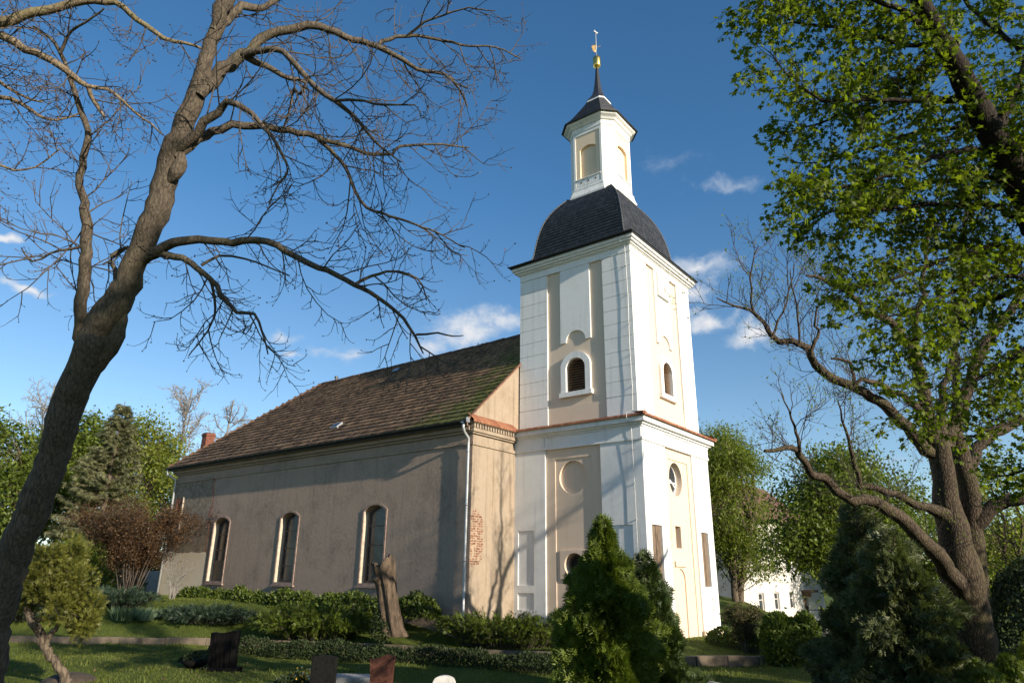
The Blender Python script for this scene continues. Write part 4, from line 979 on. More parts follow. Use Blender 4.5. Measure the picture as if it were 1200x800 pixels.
def right_tree():
    D = 15.5; b = at(1150, 815, D)
    t = thing('old_tree', 'old thick tree with double stem, rough bark and long half bare limbs on the right', 'tree', (b[0], b[1], -.5))
    tr = Tubes(); limbs = []
    P, r = trace([(1158, 835, 40), (1150, 800, 32), (1141, 760, 28), (1135, 715, 25.5), (1127, 670, 24.5), (1119, 630, 20), (1112, 600, 17), (1107, 565, 15), (1103, 535, 13.5), (1101, 512, 10)], D, D-.1, .25)
    P[0][2] = min(P[0][2], -.7); r *= .88+.05*np.sin(np.arange(len(r))*1.3); tr.add(P, r, sides=20)
    P, r = trace([(1146, 720, 14), (1143, 690, 14), (1141, 660, 13.5), (1138, 620, 12.5), (1137, 590, 12), (1131, 560, 11.5), (1124, 530, 10), (1118, 505, 8)], D+.15, D+.3, .25); tr.add(P, r, sides=14)
    def limb(l, D0, D1, sides=8, sp=True): P, r = trace(l, D0, D1, .2, .03); tr.add(P, r, sides=sides); limbs.append((P, r))
    limb([(1101, 525, 11), (1091, 500, 8.5), (1084, 470, 7.5), (1078, 440, 6.8), (1074, 420, 6), (1061, 397, 5.2), (1042, 379, 4.4), (1020, 366, 3.8), (1005, 356, 3.4), (990, 339, 3), (964, 328, 2.4), (945, 323, 1.4)], D, D-1.5)
    limb([(1076, 425, 4.6), (1073, 400, 4), (1074, 382, 3.6), (1080, 334, 2.8), (1084, 296, 2), (1090, 250, 1.2)], D-.4, D+.3, 6)
    limb([(1103, 520, 8), (1104, 480, 5), (1106, 450, 4), (1114, 424, 3), (1121, 395, 2.2), (1125, 340, 1.2)], D, D+1, 6)
    limb([(1108, 525, 9), (1115, 507, 8), (1125, 484, 7.4), (1136, 450, 6.6), (1151, 412, 6), (1177, 371, 5.2), (1196, 349, 4.4), (1225, 310, 3), (1260, 250, 1.5)], D, D+1.2)
    limb([(1100, 533, 10), (1084, 525, 7.6), (1061, 499, 6.8), (1039, 476, 6.2), (1005, 456, 5.6), (975, 444, 5.2), (956, 427, 4.8), (947, 409, 4.2), (926, 399, 3.8), (904, 397, 3.2), (896, 379, 2.5), (881, 364, 1.9), (859, 360, 1.3), (840, 349, .7)], D, D-2)
    limb([(1096, 500, 6), (1084, 484, 4.6), (1069, 469, 4), (1046, 461, 3.6), (1031, 447, 3.2), (1012, 444, 2.8), (1003, 450, 2.2)], D-.2, D-1.2, 6)
    limb([(1001, 452, 2), (998, 428, 2.2), (988, 420, 1.9), (974, 420, 1.4)], D-1.2, D-1.2, 5)
    limb([(951, 418, 2.4), (955, 398, 2.2), (961, 388, 1.8), (954, 382, 1.5), (957, 360, 1)], D-1.6, D-1.6, 5)
    limb([(883, 364, 1.4), (880, 340, 1.2), (881, 310, .9), (889, 288, .5)], D-1.9, D-1.9, 5)
    limb([(904, 397, 1.6), (918, 365, 1.2), (925, 340, .8), (931, 310, .5)], D-1.8, D-1.4, 5)
    limb([(937, 402, 1.4), (936, 370, 1.1), (928, 335, .8), (926, 315, .5)], D-1.8, D-1.9, 5)
    limb([(1140, 615, 11), (1158, 598, 8.6), (1180, 587, 7.6), (1200, 583, 7), (1250, 572, 6), (1310, 540, 4), (1370, 480, 2)], D+.2, D-.6)
    limb([(1134, 560, 9), (1142, 535, 7), (1160, 511, 6.4), (1190, 494, 5.4), (1230, 470, 4), (1270, 430, 2)], D+.3, D+1.5, 7)
    limb([(1130, 700, 8), (1116, 674, 10), (1100, 652, 10), (1084, 636, 9), (1058, 609, 8), (1024, 587, 6.8), (990, 581, 5.8), (964, 562, 5), (947, 552, 4.4), (938, 532, 3.8), (928, 526, 3.2), (896, 528, 1.8)], D-.2, D-2.6)
    limb([(938, 534, 2.4), (934, 515, 2), (930, 500, 1.6), (924, 480, 1), (915, 460, .6)], D-2.3, D-2.3, 5)
    limb([(1108, 603, 10), (1088, 594, 5.4), (1062, 587, 4.6), (1040, 577, 4.1), (1019, 570, 3.7), (1008, 567, 3.3), (1002, 545, 2.8), (999, 525, 2.2), (990, 505, 1.6), (982, 470, .8)], D-.2, D-1.2, 7)
    limb([(1120, 510, 6), (1122, 470, 4.5), (1118, 420, 3.6), (1128, 350, 3), (1130, 270, 2), (1140, 200, 1)], D+.4, D+1.5, 6)
    tr.build('trunk', 'bark_dark', t)
    tw = Tubes(); tips = []
    for P, r in limbs: sprouts(tw, P, r, .32, 1.35, -.02, .12, .0105, 2, tips, .18 if r.max() > .1 else .02, .8, 4, np.array([0, 0, .45]))
    tw.build('twigs', 'twig_dark', t)
    q = np.array([a for a, b in tips]); d = np.array([b for a, b in tips])
    sel = (RG.uniform(size=len(q)) < .75); q, d = q[sel], d[sel]
    q = np.repeat(q, 3, 0)+RG.normal(size=(len(q)*3, 3))*.05; d = np.repeat(d, 3, 0)+RG.normal(size=(len(q), 3))*.7
    leaves('crown', q, d, rdir(len(q)), RG.uniform(.025, .06, len(q)), 'diamond', 'young_leaf', t)
right_tree()

def maple():
    D = 9.0; b = at(1385, 800, D)
    t = thing('maple_tree', 'maple with fresh yellow green leaves overhanging from the upper right', 'tree', (b[0], b[1], -.5))
    tr = Tubes(); P, r = trace([(1400, 1000, 36), (1360, 720, 31), (1310, 520, 27), (1262, 380, 23), (1225, 280, 19), (1192, 207, 16.5), (1165, 160, 15), (1130, 95, 12.5), (1108, 55, 11), (1076, 0, 9.5), (1040, -70, 8), (1000, -160, 5)], D, 8.4, .15)
    P[0][2] = -.7; tr.add(P, r, sides=16)
    limbs = []
    def limb(l, D0, D1):
        l = [(x if x > 1000 else 1000-(1000-x)*.74, y, w) for x, y, w in l]; P, r = trace(l, D0, D1, .12, .02); tr.add(P, r, sides=6); limbs.append((P, r))
    limb([(1140, 112, 7), (1100, 117, 3.2), (1048, 117, 2.6), (990, 117, 2.2), (950, 117, 1.8), (905, 96, 1.4), (884, 76, 1), (866, 60, .6)], 8.8, 8.0)
    limb([(1112, 62, 6), (1123, 49, 3), (1060, 52, 2.6), (1002, 34, 2.2), (921, 29, 1.4), (880, 14, 1), (856, 8, .6)], 8.8, 8.4)
    limb([(1195, 215, 7), (1150, 178, 4), (1100, 182, 3), (1035, 208, 2.4), (985, 218, 1.8), (947, 224, 1.3), (915, 228, .9), (892, 226, .6)], 8.9, 7.6)
    limb([(1130, 92, 5), (1100, 70, 3), (1051, 97, 2.4), (1002, 120, 2), (963, 140, 1.5), (925, 148, 1), (889, 156, .6)], 8.7, 9.4)
    limb([(1100, 45, 6), (1060, 15, 3.4), (1010, -5, 2.6), (950, -15, 2), (890, -10, 1.2), (855, 0, .6)], 8.6, 7.8)
    limb([(1230, 290, 8), (1170, 245, 4), (1100, 240, 3), (1040, 245, 2.3), (985, 246, 1.7), (940, 254, 1), (915, 262, .6)], 9, 8.4)
    limb([(1240, 320, 8), (1180, 290, 4), (1120, 300, 3), (1070, 318, 2.3), (1020, 334, 1.7), (985, 340, 1), (965, 348, .6)], 9.1, 8.6)
    limb([(1255, 360, 8), (1200, 340, 4), (1150, 360, 2.8), (1100, 384, 2.1), (1060, 402, 1.5), (1030, 414, .8)], 9.1, 9.5)
    limb([(1275, 420, 8), (1220, 400, 4), (1170, 430, 2.8), (1130, 455, 2), (1090, 470, 1.3), (1060, 474, .7)], 9.2, 8.2)
    limb([(1300, 490, 8), (1250, 470, 4), (1205, 485, 2.6), (1170, 500, 1.7), (1140, 505, .8)], 9.2, 8.6)
    limb([(1320, 560, 8), (1270, 540, 4), (1220, 548, 2.4), (1180, 556, 1.4), (1158, 562, .8)], 9.2, 9.4)
    limb([(1165, 160, 7), (1190, 110, 5), (1210, 40, 4), (1215, -40, 3), (1200, -120, 1.5)], 8.8, 9.6)
    limb([(1195, 60, 3), (1150, 20, 2.4), (1110, -20, 1.8), (1060, -50, 1)], 9.4, 10.2)
    limb([(1210, 250, 6), (1180, 140, 3.4), (1120, 150, 2.6), (1060, 160, 2), (1000, 180, 1.4), (940, 190, .9), (905, 190, .6)], 8.9, 10.2)
    limb([(1200, 225, 6), (1160, 210, 3.4), (1090, 215, 2.6), (1040, 228, 2), (1000, 262, 1.4), (970, 288, .8)], 8.9, 10)
    limb([(1225, 280, 8), (1250, 200, 5), (1240, 120, 4), (1270, 20, 2)], 9, 7.4)
    limb([(1060, -30, 6), (1000, -80, 4), (930, -110, 2.6), (870, -110, 1.2)], 8.5, 8.2)
    limb([(1262, 380, 8), (1215, 330, 3), (1170, 325, 2.4), (1110, 345, 1.8), (1060, 366, 1.2), (1035, 372, .7)], 9, 7.6)
    tr.build('trunk', 'bark_maple', t)
    tw = Tubes(); tips = []; nodes = []
    for P, r in limbs: sprouts(tw, P, r, .074, .74, .03, .0, .006, 1, tips, .10, .75, 4, None, .4, nodes)
    tw.build('twigs', 'bark_maple', t)
    Q, Dn = [], []
    for tw_ in nodes:
        m = len(tw_)
        for k in range(1, m):
            for _ in range((2 if RG.uniform() < .6 else 3) if k > 1 else 1):
                if RG.uniform() < MAPLE_KEEP: f = RG.uniform(); Q.append(tw_[k-1]*(1-f)+tw_[k]*f); Dn.append(unit(tw_[k]-tw_[k-1]))
    Q = np.array(Q); Dn = np.array(Dn); d = unit(Dn*.4+RG.normal(size=Dn.shape)*.7+np.array([0, 0, -.6])); nn = unit(np.array([0, 0, 1.])+RG.normal(size=d.shape)*.55)
    leaves('crown', Q+d*.03, d, nn, RG.uniform(.036, .088, len(Q)), 'maple', 'maple_leaf', t, .95)
MAPLE_KEEP = .52
maple()

# ------------------------------------------------------------------ trees with a free crown
def broadleaf(name, label, base, h, lobes, nleaf, size, leaf, barkm='bark_plain', r0=.2, shape='diamond', clump=.22, group=None, trunks=1, nclump=60, twiggy=True, cat='tree', shell=.35, crown='crown'):
    """lobes: (offset xyz from base, radii); leaves sit in clumps spread through the lobes, each clump at the end of a limb"""
    b = np.array(base, float); t = thing(name, label, cat, b, group); tr = Tubes(); C = []
    vol = np.array([np.prod(r) for _, r in lobes])**.7; vol = vol/vol.sum()
    for (o, r), w in zip(lobes, vol):
        pts, _ = blob(max(3, int(nclump*w)), b+np.array(o), r, shell); C.append(pts)
    C = np.concatenate(C)
    tops = []
    for k in range(trunks):
        top = b+np.array([RG.normal()*.05*h+(k-(trunks-1)/2)*r0*3, RG.normal()*.05*h, h*.8]); q = [b+np.array([(k-(trunks-1)/2)*r0*2, 0, -.3])]
        for f in (.25, .5, .75, 1): q.append(b*(1-f)+top*f+RG.normal(size=3)*np.array([.02, .02, 0])*h)
        q = smooth_line(np.array(q), .4); tr.add(q, np.linspace(r0, r0*.22, len(q)), sides=9); tops.append(q)
    for c in C:
        q = tops[RG.integers(len(tops))]; hgt = (c[2]-b[2])*RG.uniform(.45, .75); i = int(np.argmin(abs(q[:, 2]-b[2]-hgt))); p = q[i]
        mid = (p+c)/2+np.array([0, 0, .12*np.linalg.norm(c-p)])+RG.normal(size=3)*.08*np.linalg.norm(c-p)
        l = smooth_line(np.array([p, mid, c]), np.linalg.norm(c-p)/5); tr.add(l, r0*.22*RG.uniform(.5, 1), r0*.04, 5)
    tr.build('trunk', barkm, t)
    if twiggy:
        tw = Tubes()
        for c in C[::1]:
            for _ in range(4): tw.add(curvy(c+RG.normal(size=3)*.1, rdir(1)[0]+np.array([0, 0, .2]), clump*RG.uniform(2, 3.4), 3, .05, .05), r0*.035, r0*.015, 3)
        tw.build('twigs', barkm, t)
    per = max(1, nleaf//len(C)); sz = RG.uniform(.6, 1.35, len(C))
    P = np.repeat(C, per, 0)+RG.normal(size=(len(C)*per, 3))*np.repeat(clump*sz*1.5, per)[:, None]*np.array([1, 1, .72])
    d = rdir(len(P))+np.array([0, 0, -.3])
    if nleaf: leaves(crown, P, d, unit(np.array([0, 0, .9])+RG.normal(size=P.shape)*.6), RG.uniform(.6, 1.2, len(P))*size, shape, leaf, t)
    return t
def dep_z(px, D, zb): p = at(px, 672, D); return np.array([p[0], p[1], zb])
broadleaf('green_tree', 'broad fresh green tree far left behind the leaning bare trunk', dep_z(8, 55, -.4), 15, [((-1, 0, 8), (5.5, 5, 4)), ((2.5, 1, 11), (3.5, 3.5, 3.5)), ((-4, 0, 12), (3, 3, 2.5))], 26000, .34, 'green_leaf', r0=.3, clump=.55, nclump=150)
broadleaf('green_tree', 'rounded green tree between the bare trunk and the pointed spruce', dep_z(78, 58, -.4), 16, [((0, 0, 9), (4, 4, 5)), ((0, 0, 13), (2.6, 2.6, 3.2))], 20000, .32, 'green_leaf', r0=.28, clump=.5, nclump=110)
broadleaf('yellow_tree', 'yellow green leafy tree rising behind the spruce', dep_z(148, 56, -.4), 15.5, [((0, 0, 9), (3.4, 4, 5.4)), ((-.8, 0, 12.6), (2.2, 2.6, 3))], 20000, .28, 'yellow_leaf', r0=.25, clump=.45, nclump=120)
broadleaf('feathery_tree', 'tall feathery green tree directly right of the white tower', dep_z(862, 42, -1.3), 13.5, [((-.2, 0, 8.4), (2.6, 3, 3.8)), ((.9, 0, 5.2), (2.8, 2.6, 2)), ((-1.2, 0, 10.6), (1.6, 2, 2)), ((.9, .5, 10.2), (1.8, 2, 2.2))], 40000, .25, 'feather_leaf', r0=.26, shape='slim', clump=.4, nclump=125, trunks=2)
broadleaf('leafy_tree', 'bright green leafy tree behind the long low limb of the old tree', dep_z(985, 29, -.9), 9, [((0, 0, 5.0), (2.6, 2.6, 2.4)), ((1.8, -.5, 6.4), (2, 2.2, 2)), ((-1.2, 0, 4.1), (1.7, 2, 1.3)), ((.4, 0, 7.2), (1.6, 1.6, 1.3))], 30000, .19, 'shade_leaf', r0=.16, clump=.34, nclump=150)
broadleaf('leafy_tree', 'thin yellow green tree seen behind the right branch of the old tree', dep_z(1185, 30, -.9), 9, [((0, 0, 4.6), (1.9, 2.2, 2.8)), ((-.8, .6, 7), (1.6, 1.6, 1.6))], 6500, .17, 'yellow_leaf', r0=.12, clump=.34, nclump=80, trunks=2)
broadleaf('leafy_tree', 'distant green tree above the white house roof', dep_z(935, 75, -2.2), 13, [((0, 0, 8), (5, 5, 4.5))], 14000, .42, 'green_leaf', r0=.3, clump=.6, nclump=90)
broadleaf('leafy_tree', 'distant green tree between the tower and the brown barn roof', dep_z(828, 80, -2.2), 15, [((0, 0, 9), (5, 5, 6))], 14000, .42, 'green_leaf', r0=.3, clump=.6, nclump=90)
broadleaf('leafy_tree', 'distant green tree seen low behind the dark bush and the old trunk', dep_z(1060, 62, -1.9), 12, [((0, 0, 6.5), (7, 6, 4.5))], 16000, .38, 'shade_leaf', r0=.3, clump=.6, nclump=110)
broadleaf('leafy_tree', 'distant dark green tree at the right edge behind the hedge', dep_z(1200, 60, -1.9), 11, [((0, 0, 5.5), (6, 6, 3.8))], 14000, .38, 'shade_leaf', r0=.3, clump=.6, nclump=100)
def bare_far(label, px, D, h, rx, n, seed_px=None, zb=-.4, mat='twig_pale', spread=1.0):
    b = dep_z(px, D, zb); t = thing('bare_tree', label, 'tree', b); tr = Tubes(); tips = []
    q = smooth_line(np.array([b+[0, 0, -.3], b+[.1, 0, h*.3], b+[-.1, .1, h*.62], b+[.1, 0, h*.93]]), .5); tr.add(q, np.linspace(h*.012, h*.003, len(q)), sides=7)
    tw = Tubes()
    for k in range(n):
        i = int(len(q)*RG.uniform(.22, .9)); a = RG.uniform(0, 6.28); f = 1-i/len(q)
        d = np.array([math.cos(a)*spread, math.sin(a)*spread, RG.uniform(.5, 1.3)]); L = rx*RG.uniform(.7, 1.3)*(.35+f)
        l = curvy(q[i], d, L, 7, -.02, .12, .3); tr.add(l, h*.0042*(.4+f), h*.0018, 5)
        sprouts(tw, l, np.full(len(l), h*.004), L*.09, L*.4, -.03, .1, h*.0016, 1, tips, .15, .8, 3)
    tr.build('trunk', mat, t); tw.build('twigs', mat, t); return t
bare_far('pale bare tree with upright twigs behind the far end of the nave', 188, 62, 21, 5.4, 40)
bare_far('thin bare tree standing just right of the pale bare tree behind the nave', 243, 70, 22, 4.6, 30)
bare_far('leafless grey tree at the left edge beyond the green trees', 12, 78, 26, 7, 34)
def spruce(label, base, h, rb, n):
    b = np.array(base, float); t = thing('spruce_tree', label, 'tree', b); tr = Tubes(); q = np.array([b+[0, 0, -.3], b+[0, 0, h*.5], b+[.05, 0, h]]); tr.add(q, [h*.02, h*.012, .02], sides=8); tr.build('trunk', 'bark_plain', t)
    P, T = [], []; br = Tubes()
    for k in range(n):
        f = RG.uniform(0, 1)**1.25; z = h*(.05+.93*f); a = RG.uniform(0, 6.283); L = rb*(1-f)**.82*RG.uniform(.62, 1.12)+.22
        d = np.array([math.cos(a), math.sin(a), -.12+.5*f]); pts = [b+[0, 0, z]]
        for s_ in range(6): d = unit(d+np.array([0, 0, -.07+.055*s_*(1-.3*f)])); pts.append(pts[-1]+d*L/6)
        pts = np.array(pts); br.add(pts, .03*(1-f)+.012, .008, 4)
        m = int(10+L*22)
        g = RG.uniform(.18, 1, m); ii = np.minimum((g*6).astype(int), 5); ff = g*6-ii; p = pts[ii]*(1-ff[:, None])+pts[ii+1]*ff[:, None]
        side = np.cross(unit(pts[-1]-pts[0]), [0, 0, 1]); w = RG.choice([-1, 1], m)[:, None]*side*RG.uniform(.2, 1, m)[:, None]
        P.append(p); T.append(unit(pts[-1]-pts[0])*.6+w+np.array([0, 0, -1])*RG.uniform(.15, 1.0, m)[:, None])
    br.build('branch', 'bark_plain', t); P, T = np.concatenate(P), np.concatenate(T)
    leaves('crown', P, T, unit(np.array([0, 0, 1.])+RG.normal(size=P.shape)*.4), RG.uniform(.28, .55, len(P)), 'spray', 'spruce_needle', t, .62); return t
spruce('tall pointed grey green spruce left of the nave', dep_z(106, 46, -.2), 13.9, 4.3, 470)

def conifer(name, label, base, h, r, n, leaf, size, lean=0, cat='tree', prof=lambda f: (1-f)**.75, lumps=9, upw=.55, shape='spray', core=True, wscale=.8, bulge=.22):
    """dense upright conifer: sprays standing off a lumpy cone"""
    b = np.array(base, float); t = thing(name, label, cat, b); tr = Tubes(); tr.add(np.array([b+[0, 0, -.3], b+[0, 0, h*.5], b+[0, 0, h*.96]]), [r*.10, r*.06, .01], sides=7)
    la = RG.uniform(0, 6.283, lumps*4); lz = RG.uniform(0, 1, lumps*4); ls = RG.uniform(.5, 1, lumps*4)
    f = 1-np.sqrt(RG.uniform(0, 1, n)*.995); a = RG.uniform(0, 6.283, n)
    lump = np.zeros(n)
    for x, y, s_ in zip(la, lz, ls): lump = np.maximum(lump, s_*np.exp(-((np.angle(np.exp(1j*(a-x))))/.42)**2-((f-y)/.085)**2))
    R_ = r*np.array([prof(x) for x in f])*(1-bulge+bulge*1.6*lump)*RG.uniform(.55, 1.04, n)**.5
    kp_ = RG.uniform(size=n) < .30+.85*lump; f, a, R_, lump = f[kp_], a[kp_], R_[kp_], lump[kp_]; n = len(f)
    P = b+np.stack([R_*np.cos(a), R_*np.sin(a), h*(.02+.96*f)], 1)
    out_ = np.stack([np.cos(a), np.sin(a), np.zeros(n)], 1); T = out_*RG.uniform(.3, 1, n)[:, None]+np.array([0, 0, upw])+RG.normal(size=(n, 3))*.32
    for k in range(0, n, max(1, n//160)): c = b+[0, 0, max(.1, (P[k][2]-b[2])*.8)]; tr.add(np.array([c, (c+P[k])/2+[0, 0, .02], P[k]]), r*.016, r*.005, 3)
    tr.build('trunk', 'bark_plain', t)
    tang = np.stack([-np.sin(a), np.cos(a), np.zeros(n)], 1)
    m = n//3; P = np.concatenate([P, b+(P[:m]-b)*np.array([.62, .62, .97])]); T = np.concatenate([T, T[:m]]); tang = np.concatenate([tang, tang[:m]]); n = n+m
    leaves('crown', P-unit(T)*size*.5, T, unit(tang+RG.normal(size=(n, 3))*.5), RG.uniform(.7, 1.35, n)*size, shape, leaf, t, wscale); return t
def thuja_prof(f): return (.30*((1-f)/.2)**.55 if f > .8 else .30+.70*min(1, ((.8-f)/.42))**.8)*(1+.05*math.sin(f*23))
ca = at(708, 672, 14.0); ha = at(704, 594, 14.0)[2]+.45; cb2 = at(755, 672, 15.0); hb = at(735, 640, 15)[2]+.45
conifer('thuja', 'bright green conical thuja in front of the tower', (ca[0], ca[1], -.45), ha, 1.0, 21000, 'thuja_leaf', .17, prof=thuja_prof, lumps=22, bulge=.42, wscale=1.0)
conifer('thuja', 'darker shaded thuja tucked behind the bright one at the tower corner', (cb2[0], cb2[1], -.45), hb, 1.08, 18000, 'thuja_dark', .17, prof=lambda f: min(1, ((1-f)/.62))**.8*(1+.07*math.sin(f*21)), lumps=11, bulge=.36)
ya = at(1046, 672, 13.6)
conifer('yew', 'big dark bushy yew at the foot of the old tree', (ya[0], ya[1], -.45), 3.6, 1.35, 20000, 'yew_leaf', .20, prof=lambda f: min(1, (1-f)**.45), upw=.15, bulge=.45, lumps=14)
yb = at(1014, 672, 14.9)
conifer('yew', 'taller dark evergreen with open top behind the bushy yew', (yb[0], yb[1], -.5), 4.35, 1.45, 16000, 'yew_leaf', .21, prof=lambda f: min(1, (1-f)**.6), upw=.1, bulge=.5)
yc = at(1189, 672, 13.4)
conifer('golden_cypress', 'small golden yellow cypress cone at the right edge', (yc[0], yc[1], -.45), 1.55, .55, 3600, 'gold_leaf', .11, prof=lambda f: (1-f)**.7, upw=.8, cat='shrub')

# ------------------------------------------------------------------ shrubs, hedges and beds
def shrub(name, label, base, h, r, n, leaf, size, stems, cat='shrub', shape='diamond', stemr=.02, vase=.35, twig=True, bm='bark_plain', sphere=.5, sx=1.0, axis=None, twl=.5):
    b = np.array(base, float); t = thing(name, label, cat, b); tr = Tubes(); tips = []; nodes = []
    for k in range(stems):
        a = RG.uniform(0, 6.283); w = RG.uniform(.15, 1)**.6; top = b+np.array([math.cos(a)*r*w*sx, math.sin(a)*r*w, h*(.62+.36*(1-w*w*sphere))]); p0 = b+np.array([math.cos(a)*r*vase*.3*w, math.sin(a)*r*vase*.3*w, -.1])
        mid = p0*.45+top*.55+np.array([-math.cos(a)*r*w*.22, -math.sin(a)*r*w*.22, h*.06]); q = smooth_line(np.array([p0, mid, top]), h/8)
        q += RG.normal(size=q.shape)*h*.008; tr.add(q, stemr*RG.uniform(.7, 1.2), stemr*.3, 5); sprouts(tr, q, np.full(len(q), stemr), h*.10, h*.24, .03, .05, stemr*.4, 1, tips, .35, .9, 3, None, .4, nodes)
    tr.build('stems', bm, t)
    if n:
        base_ = np.concatenate([x[1:] for x in nodes]); k = RG.integers(0, len(base_), n); P = base_[k]+RG.normal(size=(n, 3))*h*.035
        leaves('foliage', P, rdir(n)+np.array([0, 0, .1]), unit(np.array([0, 0, .8])+RG.normal(size=P.shape)*.6), RG.uniform(.6, 1.3, n)*size, shape, leaf, t)
    return t
bz = terr(-4.0, 25.5)
shrub('brown_shrub', 'wide reddish brown shrub in front of the far nave corner', (-5.2, 24.4, bz), 4.2, 3.1, 40000, 'brown_leaf', .085, 46, stemr=.03, twl=.5, bm='twig_dark')
sb = (-5.2, 20.4); shrub('bare_shrub', 'small leafless pale twiggy shrub on the terrace left of the first nave window', (*sb, terr(*sb)), 1.75, .85, 0, 'green_leaf', .05, 14, stemr=.018, bm='twig_pale')
q = at(866, 672, 21.8); shrub('olive_shrub', 'brownish olive shrub against the tower foot on the right', (q[0], q[1], terr(q[0], q[1])), 1.35, .62, 5200, 'olive_leaf', .07, 26, stemr=.015)
def mound(name, label, cx, cy, rx, ry, h, n, leaf, size, shape='spray', cat='shrub', rot=0, spike=.6, z=None, wscale=.55, out=.7, parts=True, flat=.5):
    """low spreading evergreen: arching shoots from the middle outwards"""
    zb = terr(cx, cy) if z is None else z; t = thing(name, label, cat, (cx, cy, zb)); tr = Tubes(); c, s_ = math.cos(rot), math.sin(rot); P, T = [], []
    ns = int(n/26)
    for k in range(ns):
        a = RG.uniform(0, 6.283); w = RG.uniform(.12, 1)**.55; x, y = math.cos(a)*rx*w, math.sin(a)*ry*w
        o = np.array([cx, cy, zb]); st = o+np.array([c*x*.55-s_*y*.55, s_*x*.55+c*y*.55, .02]); en = o+np.array([c*x-s_*y, s_*x+c*y, h*(1-w*w*flat)*RG.uniform(.55, 1.06)])
        mid = (st+en)/2+np.array([0, 0, h*.22]); q = smooth_line(np.array([st, mid, en]), .15); tr.add(q, .012, .004, 3)
        g = RG.integers(1, len(q), 26); d = unit(q[g]-q[g-1]); P.append(q[g]+RG.normal(size=(26, 3))*.03); T.append(d*out+RG.normal(size=(26, 3))*.45+np.array([0, 0, .28*spike]))
    tr.build('stems', 'twig_dark', t); P, T = np.concatenate(P), np.concatenate(T)
    leaves('foliage', P, T, unit(np.array([0, 0, 1.])+RG.normal(size=P.shape)*.5), RG.uniform(.6, 1.3, len(P))*size, shape, leaf, t, wscale); return t
DIRK = math.atan2(-10.3, 3.96)
mound('juniper', 'large spreading green juniper below the middle nave window', -5.0, 10.6, 2.6, 1.2, 1.15, 7800, 'juniper_leaf', .26, rot=DIRK, wscale=.45)
mound('juniper', 'flat topped juniper with brown bare stems below the tower niche', -2.55, 4.05, 2.5, .95, .98, 7600, 'juniper_leaf', .2, rot=DIRK, wscale=.5, flat=.25)
mound('juniper', 'low blue green juniper mat beside the small bare shrub', -6.3, 15.6, 2.6, .85, .62, 4600, 'blue_juniper', .22, rot=DIRK, wscale=.5)
mound('juniper', 'dark blue green juniper behind the pale iris leaves', -7.6, 20.2, 2.2, .9, .75, 3600, 'blue_juniper', .24, rot=DIRK, wscale=.5)
mound('juniper', 'dark juniper cushion at the left, behind the twisted trunk', -10.3, 21.4, 2.0, .9, .8, 3600, 'blue_juniper', .24, rot=DIRK, wscale=.5)
def leafbed(name, label, line, w, h, n, leaf, size, cat, shape='diamond', up=.5, wav=.25, z=None, ewf=1.3):
    """loose hedge or bed along a line"""
    C = np.array(poly_s(line, .3)); d = np.concatenate([[0], np.cumsum(np.linalg.norm(np.diff(C, axis=0), axis=1))]); s_ = RG.uniform(0, d[-1], n)
    x, y = np.interp(s_, d, C[:, 0]), np.interp(s_, d, C[:, 1]); t_ = np.stack([np.gradient(C[:, 0]), np.gradient(C[:, 1])], 1); t_ = t_/np.linalg.norm(t_, axis=1)[:, None]
    tx, ty = np.interp(s_, d, t_[:, 0]), np.interp(s_, d, t_[:, 1])
    L_ = d[-1]; ew = min(.34, w*ewf/L_); et = np.sqrt(np.clip(1-np.clip(np.abs(s_/L_-.5)-(.5-ew), 0, 1)**2/ew**2, .02, 1))
    hh = h*et*(1+wav*np.sin(s_*1.7)+wav*.8*np.sin(s_*4.1+1)+wav*.5*np.sin(s_*9.3+2)); ww = w*et*(1+wav*.5*np.sin(s_*2.3+.5))
    a = RG.uniform(0, math.pi, n); q = RG.uniform(.55, 1, n)**.5
    off = np.cos(a)*ww*q; zz = np.sin(a)**.7*hh*q
    mid = np.array(C[len(C)//2]); zb = terr(*mid) if z is None else z
    gz_ = np.array([terr(a_, b_) for a_, b_ in zip(x[:400], y[:400])]).mean() if z is None else z
    P = np.stack([x-ty*off, y+tx*off, gz_+zz], 1); outn = np.stack([-ty*np.cos(a), tx*np.cos(a), np.sin(a)], 1)
    T = RG.normal(size=(n, 3))*.6+outn*.4+np.array([0, 0, up]); t = thing(name, label, cat, (mid[0], mid[1], zb))
    tr = Tubes()
    for k in range(0, n, max(1, n//260)): g = P[k]*[1, 1, 0]+[0, 0, gz_-.1]; g[:2] = g[:2]*.7+np.array([x[k], y[k]])*.3; tr.add(np.array([g, (g+P[k])/2+RG.normal(size=3)*.05, P[k]]), .009, .004, 3)
    tr.build('stems', 'twig_dark', t)
    leaves('foliage', P, T, unit(outn+RG.normal(size=(n, 3))*.55), RG.uniform(.6, 1.3, n)*size, shape, leaf, t); return t
kp = lambda s0, s1, off, n=8: [tuple(fK(s0+(s1-s0)*i/n)+np.array([-.88, -.48])*off) for i in range(n+1)]
sA, sB = s_of(-6.9, 13.1), s_of(-2.9, 3.1)
leafbed('ivy_hedge', 'low dark ivy hedge along the foot of the sandstone kerb', [(-8.15, 11.6), (-7.55, 9.6), (-6.9, 7.4), (-6.2, 5.0), (-5.5, 2.6), (-4.9, .2), (-4.4, -1.2)], .55, .42, 17000, 'ivy_leaf', .075, 'hedge', wav=.14, z=-.45)
leafbed('laurel_hedge', 'row of leafy green laurel along the foot of the nave wall', [(-3.45, 22.8), (-3.4, 19), (-3.35, 15), (-3.35, 11), (-3.3, 8.0), (-3.25, 6.3)], .5, .66, 12500, 'laurel_leaf', .135, 'hedge', wav=.16)
